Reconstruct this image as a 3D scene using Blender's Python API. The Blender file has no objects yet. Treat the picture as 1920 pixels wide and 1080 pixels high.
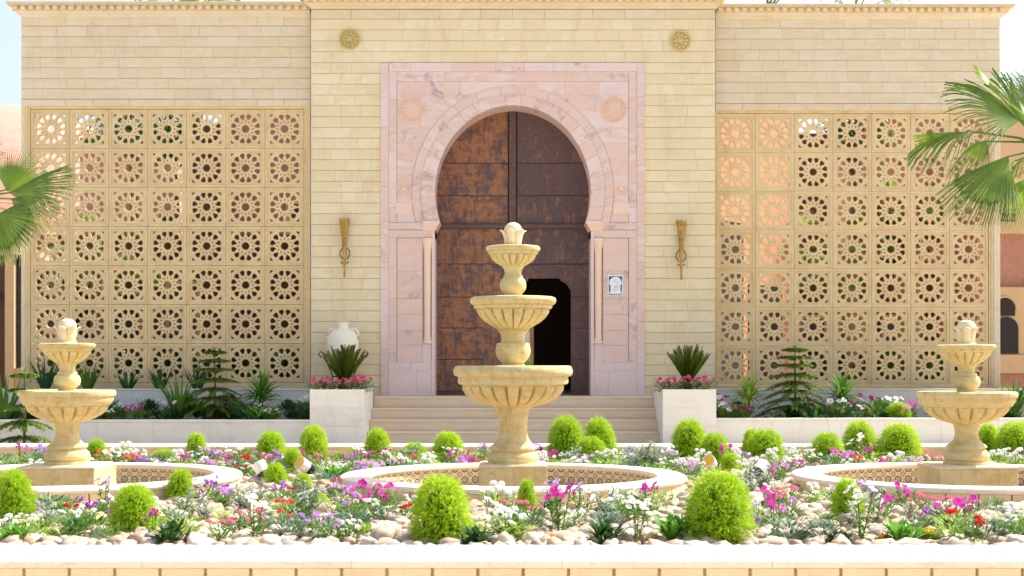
import bpy, math, random
from mathutils import Vector, Matrix
R = random.Random(7)
PI = math.pi; sin = math.sin; cos = math.cos
sc = bpy.context.scene
C = sc.collection

# ------------------------------------------------------------------ camera, sky, sun, exposure
EYE = 1.26; F = 2667.0; HY = 685.0
cam_d = bpy.data.cameras.new('camera'); cam = bpy.data.objects.new('camera', cam_d); C.objects.link(cam)
cam.location = (0, 0, EYE); cam.rotation_euler = (PI/2, 0, 0)
cam_d.sensor_width = 36; cam_d.lens = F/1920*36; cam_d.shift_y = (HY-540)/1920
cam_d.clip_end = 3000; cam_d.clip_start = 0.1
cam_d.dof.use_dof = True; cam_d.dof.focus_distance = 14.0; cam_d.dof.aperture_fstop = 5.6
sc.camera = cam
SUN_AZ = math.radians(62); SUN_EL = math.radians(50)
w = bpy.data.worlds.new('World'); sc.world = w; w.use_nodes = True
nt = w.node_tree; nt.nodes.clear()
sky = nt.nodes.new('ShaderNodeTexSky'); sky.sky_type = 'NISHITA'; sky.sun_disc = False
sky.sun_elevation = SUN_EL; sky.sun_rotation = SUN_AZ
sky.dust_density = 3.5; sky.air_density = 1.0; sky.ozone_density = 1.0
bg = nt.nodes.new('ShaderNodeBackground'); bg.inputs[1].default_value = 0.15
wo = nt.nodes.new('ShaderNodeOutputWorld')
hs = nt.nodes.new('ShaderNodeHueSaturation'); hs.inputs['Saturation'].default_value = .72; nt.links.new(sky.outputs[0], hs.inputs['Color']); nt.links.new(hs.outputs[0], bg.inputs[0]); nt.links.new(bg.outputs[0], wo.inputs[0])
sd = bpy.data.lights.new('sun', 'SUN'); sd.energy = 4.35; sd.angle = math.radians(0.55); sd.color = (1, .96, .90)
so = bpy.data.objects.new('sun', sd); C.objects.link(so)
sv = Vector((sin(SUN_AZ)*cos(SUN_EL), cos(SUN_AZ)*cos(SUN_EL), sin(SUN_EL)))
so.rotation_euler = (-sv).to_track_quat('-Z', 'Y').to_euler(); so.location = (20, 30, 40)
sc.view_settings.view_transform = 'Standard'; sc.view_settings.look = 'None'
sc.view_settings.exposure = 0.9; sc.view_settings.gamma = 1

# ------------------------------------------------------------------ helpers
def px(x, D): return (x-960)/F*D
def pz(y, D): return EYE-(y-HY)/F*D
def P(x, y, D): return Vector((px(x, D), D, pz(y, D)))
def lin(r, g, b, k=1.0):
    f = lambda c: ((c/255+.055)/1.055)**2.4 if c > 10 else c/255/12.92
    return (f(r)*k, f(g)*k, f(b)*k, 1)

class NT:
    def __init__(s, name):
        s.m = bpy.data.materials.new(name); s.m.use_nodes = True
        s.t = s.m.node_tree; s.t.nodes.clear()
        s.out = s.n('ShaderNodeOutputMaterial'); s.b = s.n('ShaderNodeBsdfPrincipled')
        s.l(s.b.outputs[0], s.out.inputs[0])
    def n(s, k, **kw):
        x = s.t.nodes.new(k)
        for a, v in kw.items(): setattr(x, a, v)
        return x
    def l(s, a, b): s.t.links.new(a, b)
    def put(s, v, sock):
        if hasattr(v, 'links') or isinstance(v, bpy.types.NodeSocket): s.l(v, sock)
        else: sock.default_value = v
    def math(s, op, a, b=0.0, c=None):
        x = s.n('ShaderNodeMath', operation=op); s.put(a, x.inputs[0]); s.put(b, x.inputs[1])
        if c is not None: s.put(c, x.inputs[2])
        return x.outputs[0]
    def mix(s, f, a, b, mode='MIX'):
        x = s.n('ShaderNodeMix', data_type='RGBA', blend_type=mode); s.put(f, x.inputs[0]); s.put(a, x.inputs[6]); s.put(b, x.inputs[7])
        return x.outputs[2]
    def noise(s, vec, scale, detail=4, rough=.55, dist=0.0):
        x = s.n('ShaderNodeTexNoise'); x.inputs['Scale'].default_value = scale; x.inputs['Detail'].default_value = detail
        x.inputs['Roughness'].default_value = rough; x.inputs['Distortion'].default_value = dist
        if vec is not None: s.l(vec, x.inputs['Vector'])
        return x.outputs[0]
    def ramp(s, f, lo, hi, a=0.0, b=1.0):
        x = s.n('ShaderNodeMapRange'); s.put(f, x.inputs[0])
        x.inputs[1].default_value = lo; x.inputs[2].default_value = hi; x.inputs[3].default_value = a; x.inputs[4].default_value = b
        return x.outputs[0]
    def pos(s, rnd=True, scale=(1, 1, 1)):
        g = s.n('ShaderNodeNewGeometry'); mp = s.n('ShaderNodeMapping'); s.l(g.outputs['Position'], mp.inputs[0])
        mp.inputs['Scale'].default_value = scale
        if rnd:
            o = s.n('ShaderNodeObjectInfo'); v = s.n('ShaderNodeVectorMath', operation='SCALE')
            v.inputs[0].default_value = (17, 31, 23); s.l(o.outputs['Random'], v.inputs[3]); s.l(v.outputs[0], mp.inputs[1])
        return mp.outputs[0]
    def rand(s): return s.n('ShaderNodeObjectInfo').outputs['Random']
    def bump(s, h, st, dist=.01):
        x = s.n('ShaderNodeBump'); x.inputs['Strength'].default_value = st; x.inputs['Distance'].default_value = dist
        s.l(h, x.inputs['Height']); s.l(x.outputs[0], s.b.inputs['Normal'])

def stone(name, cols, rough=.85, vein=6, band=(1, 1, 1), amt=.5, grain=60, bump=.35, rnd=True, dirt=None):
    """cols: list of colours picked per object, mottled by noise"""
    t = NT(name); p = t.pos(rnd, band)
    c = cols[0]
    cr = t.n('ShaderNodeValToRGB'); cr.color_ramp.interpolation = 'LINEAR'
    e = cr.color_ramp.elements
    for i, cc in enumerate(cols):
        q = e[i] if i < 2 else e.new(1)
        q.position = i/max(1, len(cols)-1); q.color = cc
    n1 = t.noise(p, vein, 5, .6, .4)
    f = t.math('ADD', t.math('MULTIPLY', t.rand(), 1-amt) if rnd else .5*(1-amt), t.math('MULTIPLY', t.ramp(n1, .3, .7), amt))
    t.l(f, cr.inputs[0])
    n2 = t.noise(p, grain, 3, .7)
    col = t.mix(1.0, cr.outputs[0], t.mix(t.ramp(n2, .3, .7), (.86, .85, .83, 1), (1.06, 1.06, 1.06, 1)), 'MULTIPLY')
    if dirt:
        n3 = t.noise(t.pos(False, dirt[2]), dirt[1], 6, .7, .6)
        col = t.mix(t.ramp(n3, dirt[3], dirt[4], 0, dirt[5]), col, dirt[0])
    t.l(col, t.b.inputs['Base Color']); t.b.inputs['Roughness'].default_value = rough
    t.bump(t.math('ADD', n1, n2), bump, .006)
    return t.m

def leafmat(name, cols, rough=.5, trans=.35, tcol=None, gloss=.3, scale=25):
    t = NT(name)
    cr = t.n('ShaderNodeValToRGB'); e = cr.color_ramp.elements
    for i, cc in enumerate(cols):
        q = e[i] if i < 2 else e.new(1)
        q.position = i/max(1, len(cols)-1); q.color = cc
    n = t.noise(t.pos(False), scale, 2)
    g = t.n('ShaderNodeNewGeometry')
    f = t.math('ADD', t.math('MULTIPLY', t.ramp(n, .3, .7), .45), t.math('ADD', t.math('MULTIPLY', g.outputs['Random Per Island'], .35), t.math('MULTIPLY', t.rand(), .2)))
    t.l(f, cr.inputs[0]); t.l(cr.outputs[0], t.b.inputs['Base Color'])
    t.b.inputs['Roughness'].default_value = rough; t.b.inputs['Specular IOR Level'].default_value = gloss
    tr = t.n('ShaderNodeBsdfTranslucent'); mx = t.n('ShaderNodeMixShader'); mx.inputs[0].default_value = trans
    t.l(t.mix(.5, cr.outputs[0], tcol or cols[-1]), tr.inputs[0])
    t.l(t.b.outputs[0], mx.inputs[1]); t.l(tr.outputs[0], mx.inputs[2]); t.l(mx.outputs[0], t.out.inputs[0])
    return t.m

def plain(name, c, rough=.6, metal=0, var=.15, scale=20, bump=0):
    t = NT(name); n = t.noise(t.pos(True), scale, 4)
    a = tuple(min(1, v*(1-var)) for v in c[:3])+(1,); b = tuple(min(1, v*(1+var)) for v in c[:3])+(1,)
    t.l(t.mix(t.ramp(n, .3, .7), a, b), t.b.inputs['Base Color'])
    t.b.inputs['Roughness'].default_value = rough; t.b.inputs['Metallic'].default_value = metal
    if bump: t.bump(n, bump, .01)
    return t.m

M = {}
CREAM = [lin(225, 208, 170), lin(230, 215, 178), lin(227, 211, 174), lin(234, 221, 190), lin(224, 206, 166)]
M['cream'] = stone('cream_limestone', CREAM, .85, 2.5, (1, 1, 3), .45, 90, .3, dirt=(lin(198, 176, 136), 2.2, (1.6, 1, .35), .52, .75, .45))
M['wing'] = stone('wing_limestone', [lin(218, 202, 173), lin(225, 211, 184), lin(219, 201, 168), lin(223, 211, 190), lin(221, 204, 172)], .85, 2.5, (1, 1, 3), .45, 90, .3, dirt=(lin(196, 176, 144), 2.2, (1.6, 1, .35), .52, .75, .45))
M['lattice'] = stone('carved_limestone', [lin(222, 196, 146), lin(229, 206, 158), lin(217, 191, 146), lin(231, 209, 164)], .8, 3, (1, 1, 2), .6, 90, .25, dirt=(lin(196, 164, 116), 3.5, (1.5, 1, .5), .5, .72, .5))
M['mortar'] = plain('tan_mortar', lin(206, 184, 146), .95)
M['pink'] = stone('pink_marble', [lin(221, 193, 184), lin(227, 202, 194), lin(219, 190, 179), lin(230, 209, 203), lin(223, 197, 191)], .55, 4, (1, 1, 2.5), .55, 70, .15,
                  dirt=(lin(168, 150, 158), 2.4, (1, 1, 1.2), .555, .66, .85))
M['pinkred'] = stone('rose_marble', [lin(221, 190, 178), lin(227, 199, 188), lin(218, 187, 176)], .55, 4, (1, 1, 2), .5, 70, .15)
M['pinkpale'] = stone('lilac_marble', [lin(222, 198, 194), lin(229, 207, 204), lin(218, 193, 190)], .55, 4, (1, 1, 2), .5, 70, .15)
M['relief'] = stone('carved_relief', [lin(236, 200, 178), lin(244, 214, 194)], .7, 6)
M['white_stone'] = stone('white_limestone', [lin(228, 222, 210), lin(235, 230, 219), lin(222, 214, 201)], .8, 2, (1, 1, 4), .5, 120, .2, dirt=(lin(190, 176, 154), 2.5, (1.5, 1, .5), .52, .75, .4))
M['coping'] = stone('coping_stone', [lin(228, 215, 192), lin(236, 225, 204), lin(224, 208, 184)], .75, 3, (1, 1, 1), .5, 120, .2, dirt=(lin(190, 168, 136), 5, (1, 1, 1), .55, .72, .5))
M['tile_tan'] = stone('tan_wall_tile', [lin(238, 206, 160), lin(242, 216, 176), lin(232, 200, 154)], .75, 4, (1, 1, 1), .5, 120, .2)
M['grout'] = plain('brown_grout', lin(206, 172, 126), .95)
M['steps'] = stone('step_stone', [lin(214, 192, 164), lin(226, 206, 180), lin(206, 184, 156)], .7, 2, (1, 1, 4), .6, 100, .2)
M['paving'] = stone('paving_stone', [lin(206, 196, 180), lin(216, 207, 192)], .85, 1.5, (1, 1, 1), 1, 60, .2, rnd=False)
M['plaster'] = stone('grey_white_plaster', [lin(222, 218, 210), lin(232, 229, 222)], .8, 1.5, (1, 1, 3), .8, 60, .15)
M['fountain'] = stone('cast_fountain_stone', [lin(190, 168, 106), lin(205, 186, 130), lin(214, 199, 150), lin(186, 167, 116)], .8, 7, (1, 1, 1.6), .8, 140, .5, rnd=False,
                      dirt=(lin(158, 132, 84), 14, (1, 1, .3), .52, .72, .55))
M['fountop'] = stone('pale_fountain_stone', [lin(226, 206, 168), lin(240, 226, 196)], .85, 12, (1, 1, 1), .8, 140, .6, rnd=False)  # paler stone for pedestal caps and finials
M['soil'] = plain('dark_soil', lin(92, 70, 52), .95, 0, .3, 40, .5)
M['bedsoil'] = plain('sandy_soil', lin(176, 146, 116), .95, 0, .25, 30, .4)
M['water'] = plain('shallow_water', lin(96, 90, 60), .08, 0, .1, 5)
M['iron'] = plain('black_iron', lin(48, 40, 36), .5, .6)
M['black'] = plain('black_plastic', lin(30, 30, 34), .4)
M['whitemetal'] = plain('white_painted_metal', lin(236, 236, 232), .35)
M['amber'] = plain('amber_lens', lin(250, 190, 70), .2)
M['brass'] = plain('dull_brass', lin(176, 140, 76), .38, .85, .25, 12)
M['roundel'] = stone('gilt_roundel', [lin(196, 176, 112), lin(214, 196, 138)], .55, 20)
M['jar'] = stone('whitewashed_pottery', [lin(238, 230, 208), lin(246, 240, 224)], .7, 4, rnd=False)
M['stucco'] = stone('pink_stucco', [lin(180, 128, 108), lin(190, 138, 118)], .95, 3, (1, 1, 1), .9, 25, .6, rnd=False)
M['salmon'] = stone('salmon_stucco', [lin(214, 138, 104), lin(222, 150, 116)], .95, 3, (1, 1, 1), .9, 25, .5, rnd=False)
M['dome'] = stone('pink_render_dome', [lin(196, 138, 122), lin(208, 152, 134)], .95, 2, (1, 1, 3), .9, 12, .8, rnd=False)
M['brownwall'] = stone('red_brown_plaster', [lin(86, 58, 48), lin(98, 66, 54)], .95, 2, rnd=False)
M['beige_far'] = stone('beige_far_stone', [lin(206, 172, 130), lin(218, 186, 146)], .9, 3, (1, 1, 2), .5, 40, .3)
M['glass'] = plain('dark_glass', lin(44, 46, 48), .35)
M['dark'] = plain('dark_wood_and_opening_shade', lin(40, 30, 26), .7)  # wicket leaf wood; also painted darkness for unlit openings
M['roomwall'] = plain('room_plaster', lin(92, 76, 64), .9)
M['trunk'] = stone('palm_bark', [lin(120, 96, 72), lin(146, 120, 92)], .95, 14, (1, 1, 4), .8, 60, 1, rnd=False)
M['twig'] = plain('brown_twig', lin(124, 96, 62), .8)
M['greenstem'] = plain('green_stem', lin(110, 140, 50), .6)

def door_mat(name, lo, hi, dark):
    t = NT(name); p = t.pos(True, (1, 1, .45))
    n1 = t.noise(p, 5, 6, .65, 1.0); n2 = t.noise(t.pos(True, (3, 1, .25)), 9, 5, .7, .4)
    n4 = t.noise(t.pos(True, (1, 1, 2.2)), 3.2, 6, .7, .6)
    f = t.math('ADD', t.math('MULTIPLY', n1, .42), t.math('ADD', t.math('MULTIPLY', n4, .36), t.math('MULTIPLY', n2, .30)))
    m1 = t.ramp(f, lo, hi)
    n3 = t.noise(t.pos(True), 16, 4)
    rust = t.mix(t.ramp(n3, .3, .7), lin(128, 84, 56), lin(164, 110, 72))
    dk = t.mix(t.ramp(n3, .3, .7), lin(82, 60, 56), dark)
    t.l(t.mix(m1, rust, dk), t.b.inputs['Base Color'])
    t.b.inputs['Roughness'].default_value = .6; t.b.inputs['Metallic'].default_value = .0
    t.bump(f, .4, .01)
    return t.m
M['door_rust'] = door_mat('rusted_door_sheet', .50, .59, lin(96, 76, 78))
M['door_dark'] = door_mat('dark_door_sheet', .36, .50, lin(98, 74, 76))
M['door_mid'] = door_mat('half_rusted_door_sheet', .42, .54, lin(92, 72, 74))
M['door_band'] = plain('dark_door_band', lin(92, 68, 62), .5, .1, .3, 14, .3)

def azulejo():
    t = NT('glazed_flower_tile'); uv = t.n('ShaderNodeTexCoord').outputs['UV']
    s = t.n('ShaderNodeSeparateXYZ'); t.l(uv, s.inputs[0])
    x = t.math('SUBTRACT', t.math('MULTIPLY', s.outputs[0], 2), 1); y = t.math('SUBTRACT', t.math('MULTIPLY', s.outputs[1], 2), 1)
    r = t.math('SQRT', t.math('ADD', t.math('MULTIPLY', x, x), t.math('MULTIPLY', y, y)))
    a = t.math('ARCTAN2', y, x)
    pet = t.math('COSINE', t.math('MULTIPLY', a, 8))
    inr = t.math('LESS_THAN', r, .62)
    petm = t.math('MULTIPLY', inr, t.math('GREATER_THAN', pet, .25))
    cx = t.math('SUBTRACT', t.math('ABSOLUTE', x), 1); cy = t.math('SUBTRACT', t.math('ABSOLUTE', y), 1)
    rc = t.math('SQRT', t.math('ADD', t.math('MULTIPLY', cx, cx), t.math('MULTIPLY', cy, cy)))
    ring = t.math('MULTIPLY', t.math('GREATER_THAN', rc, .42), t.math('LESS_THAN', rc, .66))
    cor = t.math('LESS_THAN', rc, .34)
    c = t.mix(cor, lin(226, 212, 176), lin(206, 178, 104))
    c = t.mix(ring, c, lin(74, 104, 112))
    c = t.mix(petm, c, lin(96, 70, 58))
    c = t.mix(t.math('LESS_THAN', r, .16), c, lin(230, 190, 90))
    t.l(c, t.b.inputs['Base Color']); t.b.inputs['Roughness'].default_value = .25
    return t.m
M['azulejo'] = azulejo()

KG = [lin(104, 150, 20), lin(162, 202, 32), lin(216, 232, 64)]
M['kochia_shade'] = leafmat('kochia_inner_shade', [lin(60, 96, 18), lin(84, 122, 24)], .8, .1, None, .1, 40)  # dark green painted as the shadow inside the bushes
M['kochia'] = leafmat('kochia_foliage', KG, .6, .38, lin(224, 234, 60))
M['leaf'] = leafmat('mid_green_leaf', [lin(52, 92, 30), lin(82, 128, 44), lin(120, 160, 60)], .45, .3)
M['leafdark'] = leafmat('dark_green_leaf', [lin(34, 66, 30), lin(52, 92, 42), lin(70, 110, 50)], .4, .25)
M['leaflime'] = leafmat('lime_green_leaf', [lin(96, 140, 40), lin(140, 176, 58), lin(176, 200, 84)], .5, .4)
M['leafblue'] = leafmat('blue_green_leaf', [lin(60, 98, 74), lin(88, 128, 100)], .55, .2)
M['succulent'] = leafmat('fleshy_green_leaf', [lin(60, 122, 34), lin(96, 160, 48), lin(140, 190, 70)], .35, .25)
M['silver'] = leafmat('silver_leaf', [lin(132, 148, 126), lin(172, 184, 164)], .8, .2)
M['palm'] = leafmat('palm_leaf', [lin(62, 96, 46), lin(92, 128, 56), lin(142, 172, 66)], .38, .36, lin(176, 206, 60), .4, 3)
M['palmlime'] = leafmat('young_palm_leaf', [lin(120, 160, 40), lin(170, 200, 60)], .4, .45, lin(200, 220, 60), .4, 3)
M['dry'] = leafmat('dry_palm_fibre', [lin(196, 176, 126), lin(222, 206, 160)], .8, .3)
M['cycad'] = leafmat('cycad_leaf', [lin(40, 72, 28), lin(84, 110, 32), lin(150, 154, 44)], .4, .3)
M['conifer'] = leafmat('conifer_needles', [lin(84, 116, 48), lin(124, 152, 66), lin(160, 182, 80)], .6, .4)
FC = {'magenta': [lin(190, 40, 150), lin(214, 70, 180)], 'violet': [lin(150, 60, 190), lin(180, 96, 214)], 'lilac': [lin(206, 150, 220), lin(226, 184, 236)],
      'pink': [lin(232, 110, 150), lin(244, 160, 186)], 'hotpink': [lin(222, 40, 110), lin(240, 90, 150)], 'red': [lin(206, 24, 30), lin(226, 50, 48)],
      'coral': [lin(232, 90, 84), lin(242, 130, 116)], 'white': [lin(240, 240, 232), lin(248, 248, 244)], 'orange': [lin(240, 150, 24), lin(250, 190, 40)]}
for k, v in FC.items(): M['f_'+k] = leafmat(k+'_petal', v, .6, .35, v[1], .2)
M['yellow'] = plain('yellow_flower_eye', lin(230, 190, 40), .7)

ORG = {}
def wl(o): return ORG.get(o.name, Vector((0, 0, 0)))
def link(name, mesh, parent=None, loc=None):
    o = bpy.data.objects.new(name, mesh); C.objects.link(o)
    base = wl(parent) if parent else Vector((0, 0, 0))
    l = Vector(loc) if loc is not None else base
    if parent: o.parent = parent
    o.location = l-base; ORG[o.name] = l.copy()
    return o
def tag(o, label=None, cat=None, group=None, kind=None):
    if label: o['label'] = label
    if cat: o['category'] = cat
    if group: o['group'] = group
    if kind: o['kind'] = kind
    return o
def thing(name, label, cat, loc=(0, 0, 0), group=None):
    return tag(link(name, None, None, loc), label, cat, group)

class MB:
    def __init__(s): s.v = []; s.f = []; s.mi = []; s.uv = None
    def add(s, vs, fs, mi=0):
        b = len(s.v); s.v += [tuple(v) for v in vs]
        for f in fs: s.f.append(tuple(i+b for i in f)); s.mi.append(mi)
        return s
    def box(s, x0, x1, y0, y1, z0, z1, mi=0, ch=0.0):
        if ch:   # chamfered front face (front is the small-y side)
            vs = [(x0, y1, z0), (x1, y1, z0), (x1, y1, z1), (x0, y1, z1), (x0, y0+ch, z0), (x1, y0+ch, z0), (x1, y0+ch, z1), (x0, y0+ch, z1),
                  (x0+ch, y0, z0+ch), (x1-ch, y0, z0+ch), (x1-ch, y0, z1-ch), (x0+ch, y0, z1-ch)]
            fs = [(0, 3, 2, 1), (8, 9, 10, 11), (0, 1, 5, 4), (1, 2, 6, 5), (2, 3, 7, 6), (3, 0, 4, 7), (4, 5, 9, 8), (5, 6, 10, 9), (6, 7, 11, 10), (7, 4, 8, 11)]
            return s.add(vs, fs, mi)
        vs = [(x0, y0, z0), (x1, y0, z0), (x1, y1, z0), (x0, y1, z0), (x0, y0, z1), (x1, y0, z1), (x1, y1, z1), (x0, y1, z1)]
        return s.add(vs, [(0, 3, 2, 1), (4, 5, 6, 7), (0, 1, 5, 4), (1, 2, 6, 5), (2, 3, 7, 6), (3, 0, 4, 7)], mi)
    def prism(s, poly, y0, y1, mi=0):   # polygon in x,z, extruded in y
        n = len(poly)
        ar = sum(poly[i][0]*poly[(i+1) % n][1]-poly[(i+1) % n][0]*poly[i][1] for i in range(n))
        if ar < 0: poly = poly[::-1]
        vs = [(a, y0, b) for a, b in poly]+[(a, y1, b) for a, b in poly]
        fs = [tuple(range(n)), tuple(range(2*n-1, n-1, -1))]+[(i, i+n, (i+1) % n+n, (i+1) % n) for i in range(n)]
        return s.add(vs, fs, mi)
    def lathe(s, prof, cx, cy, seg=48, mi=0, flute=None, z0=0, a0=0, caps=True):
        """prof list of (r,z[,flag]); flag 1 -> gadrooned"""
        rows = []
        for p in prof:
            r, z = p[0], p[1]; fl = p[2] if len(p) > 2 else 0
            row = []
            for i in range(seg):
                a = 2*PI*i/seg+a0
                rr = r
                if fl and flute: rr = r*(1-fl*2.5*(1-abs(sin(a*flute/2))**.34))
                row.append((cx+rr*cos(a), cy+rr*sin(a), z0+z))
            rows.append(row)
        vs = [v for r_ in rows for v in r_]; fs = []
        for j in range(len(rows)-1):
            for i in range(seg):
                k = (i+1) % seg
                fs.append((j*seg+i, (j+1)*seg+i, (j+1)*seg+k, j*seg+k))
        if caps: fs.append(tuple(range(seg))); fs.append(tuple(range(len(vs)-1, len(vs)-seg-1, -1)))
        return s.add(vs, fs, mi)
    def tube(s, pts, rad, n=6, mi=0):
        rads = rad if isinstance(rad, (list, tuple)) else [rad]*len(pts)
        pts = [Vector(p) for p in pts]; vs = []
        for i, p in enumerate(pts):
            d = (pts[min(i+1, len(pts)-1)]-pts[max(i-1, 0)]).normalized()
            u = d.cross(Vector((0, 0, 1)))
            if u.length < .05: u = d.cross(Vector((1, 0, 0)))
            u.normalize(); v = d.cross(u)
            for k in range(n):
                a = 2*PI*k/n; vs.append(p+(u*cos(a)+v*sin(a))*rads[i])
        fs = [(i*n+k, i*n+(k+1) % n, (i+1)*n+(k+1) % n, (i+1)*n+k) for i in range(len(pts)-1) for k in range(n)]
        fs += [tuple(range(n-1, -1, -1)), tuple(range((len(pts)-1)*n, len(pts)*n))]
        return s.add(vs, fs, mi)
    def blade(s, p, d, L, wd, droop=.5, seg=3, mi=0, fold=0, peak=.35, side=None):
        p = Vector(p); d = Vector(d).normalized(); sd_ = side or d.cross(Vector((0, 0, 1)))
        if sd_.length < .05: sd_ = Vector((1, 0, 0))
        sd_ = sd_.normalized(); vs = []
        st = L/seg; q = p.copy(); dd = d.copy(); cs = []
        for i in range(seg+1):
            t = i/seg
            wv = wd*.5*(math.sin(PI*min(1, (t*(1-peak)/peak/2+.12) if t < peak else (.5+.5*(t-peak)/(1-peak))))) if i < seg else 0
            cs.append((q.copy(), wv)); q = q+dd*st; dd = (dd+Vector((0, 0, -droop/seg))).normalized()
        for i, (c, wv) in enumerate(cs[:-1]):
            if fold:
                up = Vector((0, 0, 1))*wv*fold
                vs += [c-sd_*wv+up, c, c+sd_*wv+up]
            else: vs += [c-sd_*wv, c+sd_*wv]
        vs.append(cs[-1][0]); m = 3 if fold else 2; fs = []
        for i in range(seg-1):
            for k in range(m-1): fs.append((i*m+k, i*m+k+1, (i+1)*m+k+1, (i+1)*m+k))
        l = (seg-1)*m
        for k in range(m-1): fs.append((l+k, l+k+1, len(vs)-1))
        return s.add(vs, fs, mi)
    def mesh(s, name, mats, smooth=False, off=Vector((0, 0, 0))):
        me = bpy.data.meshes.new(name)
        me.from_pydata([(v[0]-off[0], v[1]-off[1], v[2]-off[2]) for v in s.v], [], s.f)
        if not isinstance(mats, (list, tuple)): mats = [mats]
        for m in mats: me.materials.append(m)
        if len(mats) > 1: me.polygons.foreach_set('material_index', s.mi)
        if smooth: me.polygons.foreach_set('use_smooth', [True]*len(s.f))
        if s.uv:
            u = me.uv_layers.new(name='UVMap'); u.data.foreach_set('uv', s.uv)
        me.update()
        return me
    def build(s, name, mats, parent=None, smooth=False, loc=None, angle=None):
        o = wl(parent) if parent else Vector(loc if loc is not None else (0, 0, 0))
        me = s.mesh(name, mats, smooth, o)
        if angle: me.set_sharp_from_angle(angle=math.radians(angle))
        return link(name, me, parent, o)

def copy_tree(o, loc=None, rz=0, sc_=1.0, parent=None):
    c = o.copy(); C.objects.link(c)
    if parent: c.parent = parent
    else:
        c.location = loc; c.rotation_euler = (0, 0, rz)
        c.scale = (sc_, sc_, sc_) if not isinstance(sc_, tuple) else sc_
    for ch in o.children: copy_tree(ch, parent=c)
    return c

# ------------------------------------------------------------------ ground and setting
tag(MB().add([(-900, -60, 0), (900, -60, 0), (900, 1500, 0), (-900, 1500, 0)], [(0, 1, 2, 3)]).build('ground', M['paving']), 'pale beige stone paving around the garden bed', kind='structure')

DB = 24.9           # facade plane of the gate block
DL, DR = 25.06, 25.22   # facade planes of the wings
ZT = pz(742, DB)    # threshold
X = lambda x: px(x, DB)
Z = lambda y: pz(y, DB)

def courses(parent, xa, xb, ytop, ybot, pitch, D, mat, lo=34, hi=80, name='stone_block', skip=None, seed=1, dp=.05, n=None):
    r = random.Random(seed); y = ytop; row = 0
    n = n or max(1, round((ybot-ytop)/pitch)); pitch = (ybot-ytop)/n
    for k in range(n):
        y0 = ytop+k*pitch; y1 = y0+pitch
        x = xa; 
        while x < xb-1:
            l = r.choice([36, 38, 40, 44, 58, 66, 76]) * (1 if lo < 50 else lo/36)
            x2 = x+l
            if xb-x2 < 26: x2 = xb
            if not (skip and skip(x, x2, y0, y1)):
                g = .0008
                o = MB().box(px(x, D)+g, px(x2, D)-g, D-r.uniform(0, .004), D+dp, pz(y1, D)+.0045, pz(y0, D)-.001, ch=.0025).build(name, mat, parent)
            x = x2

# ---- gate block ----
gate = thing('gate_building', 'tall cream limestone gatehouse with pink marble horseshoe arch portal', 'building', (X(962), DB, 0))
XL, XR = X(583), X(1341)
TOPZ = Z(-26)
core = MB()
bk = DB+.052
core.box(XL+.012, X(714.5), bk, DB+.6, 0, Z(26)); core.box(X(1208.5), XR-.012, bk, DB+.6, 0, Z(26))
core.box(X(714.5), X(1208.5), bk, DB+.6, Z(119), Z(26))
core.build('wall_core', M['mortar'], gate)
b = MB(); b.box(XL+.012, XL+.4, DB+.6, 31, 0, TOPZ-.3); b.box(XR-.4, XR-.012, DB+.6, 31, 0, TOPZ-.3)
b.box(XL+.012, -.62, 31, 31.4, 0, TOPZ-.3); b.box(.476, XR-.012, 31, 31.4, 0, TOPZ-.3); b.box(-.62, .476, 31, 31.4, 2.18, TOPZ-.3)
b.build('rear_wall', M['roomwall'], gate)
MB().box(XL+.012, XR-.012, DB+.3, 31.4, TOPZ-.3, TOPZ-.05).build('roof', M['wing'], gate)
MB().box(XL+.012, XR-.012, DB+.02, 31.4, 0, ZT-.004).build('room_floor', M['steps'], gate)
courses(gate, 583, 714, 117.5, 745, 20.2, DB, M['cream'], seed=3)
courses(gate, 1209, 1341, 117.5, 745, 20.2, DB, M['cream'], seed=4)
courses(gate, 583, 1341, 36, 117.5, 20.2, DB, M['cream'], seed=5)
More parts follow.
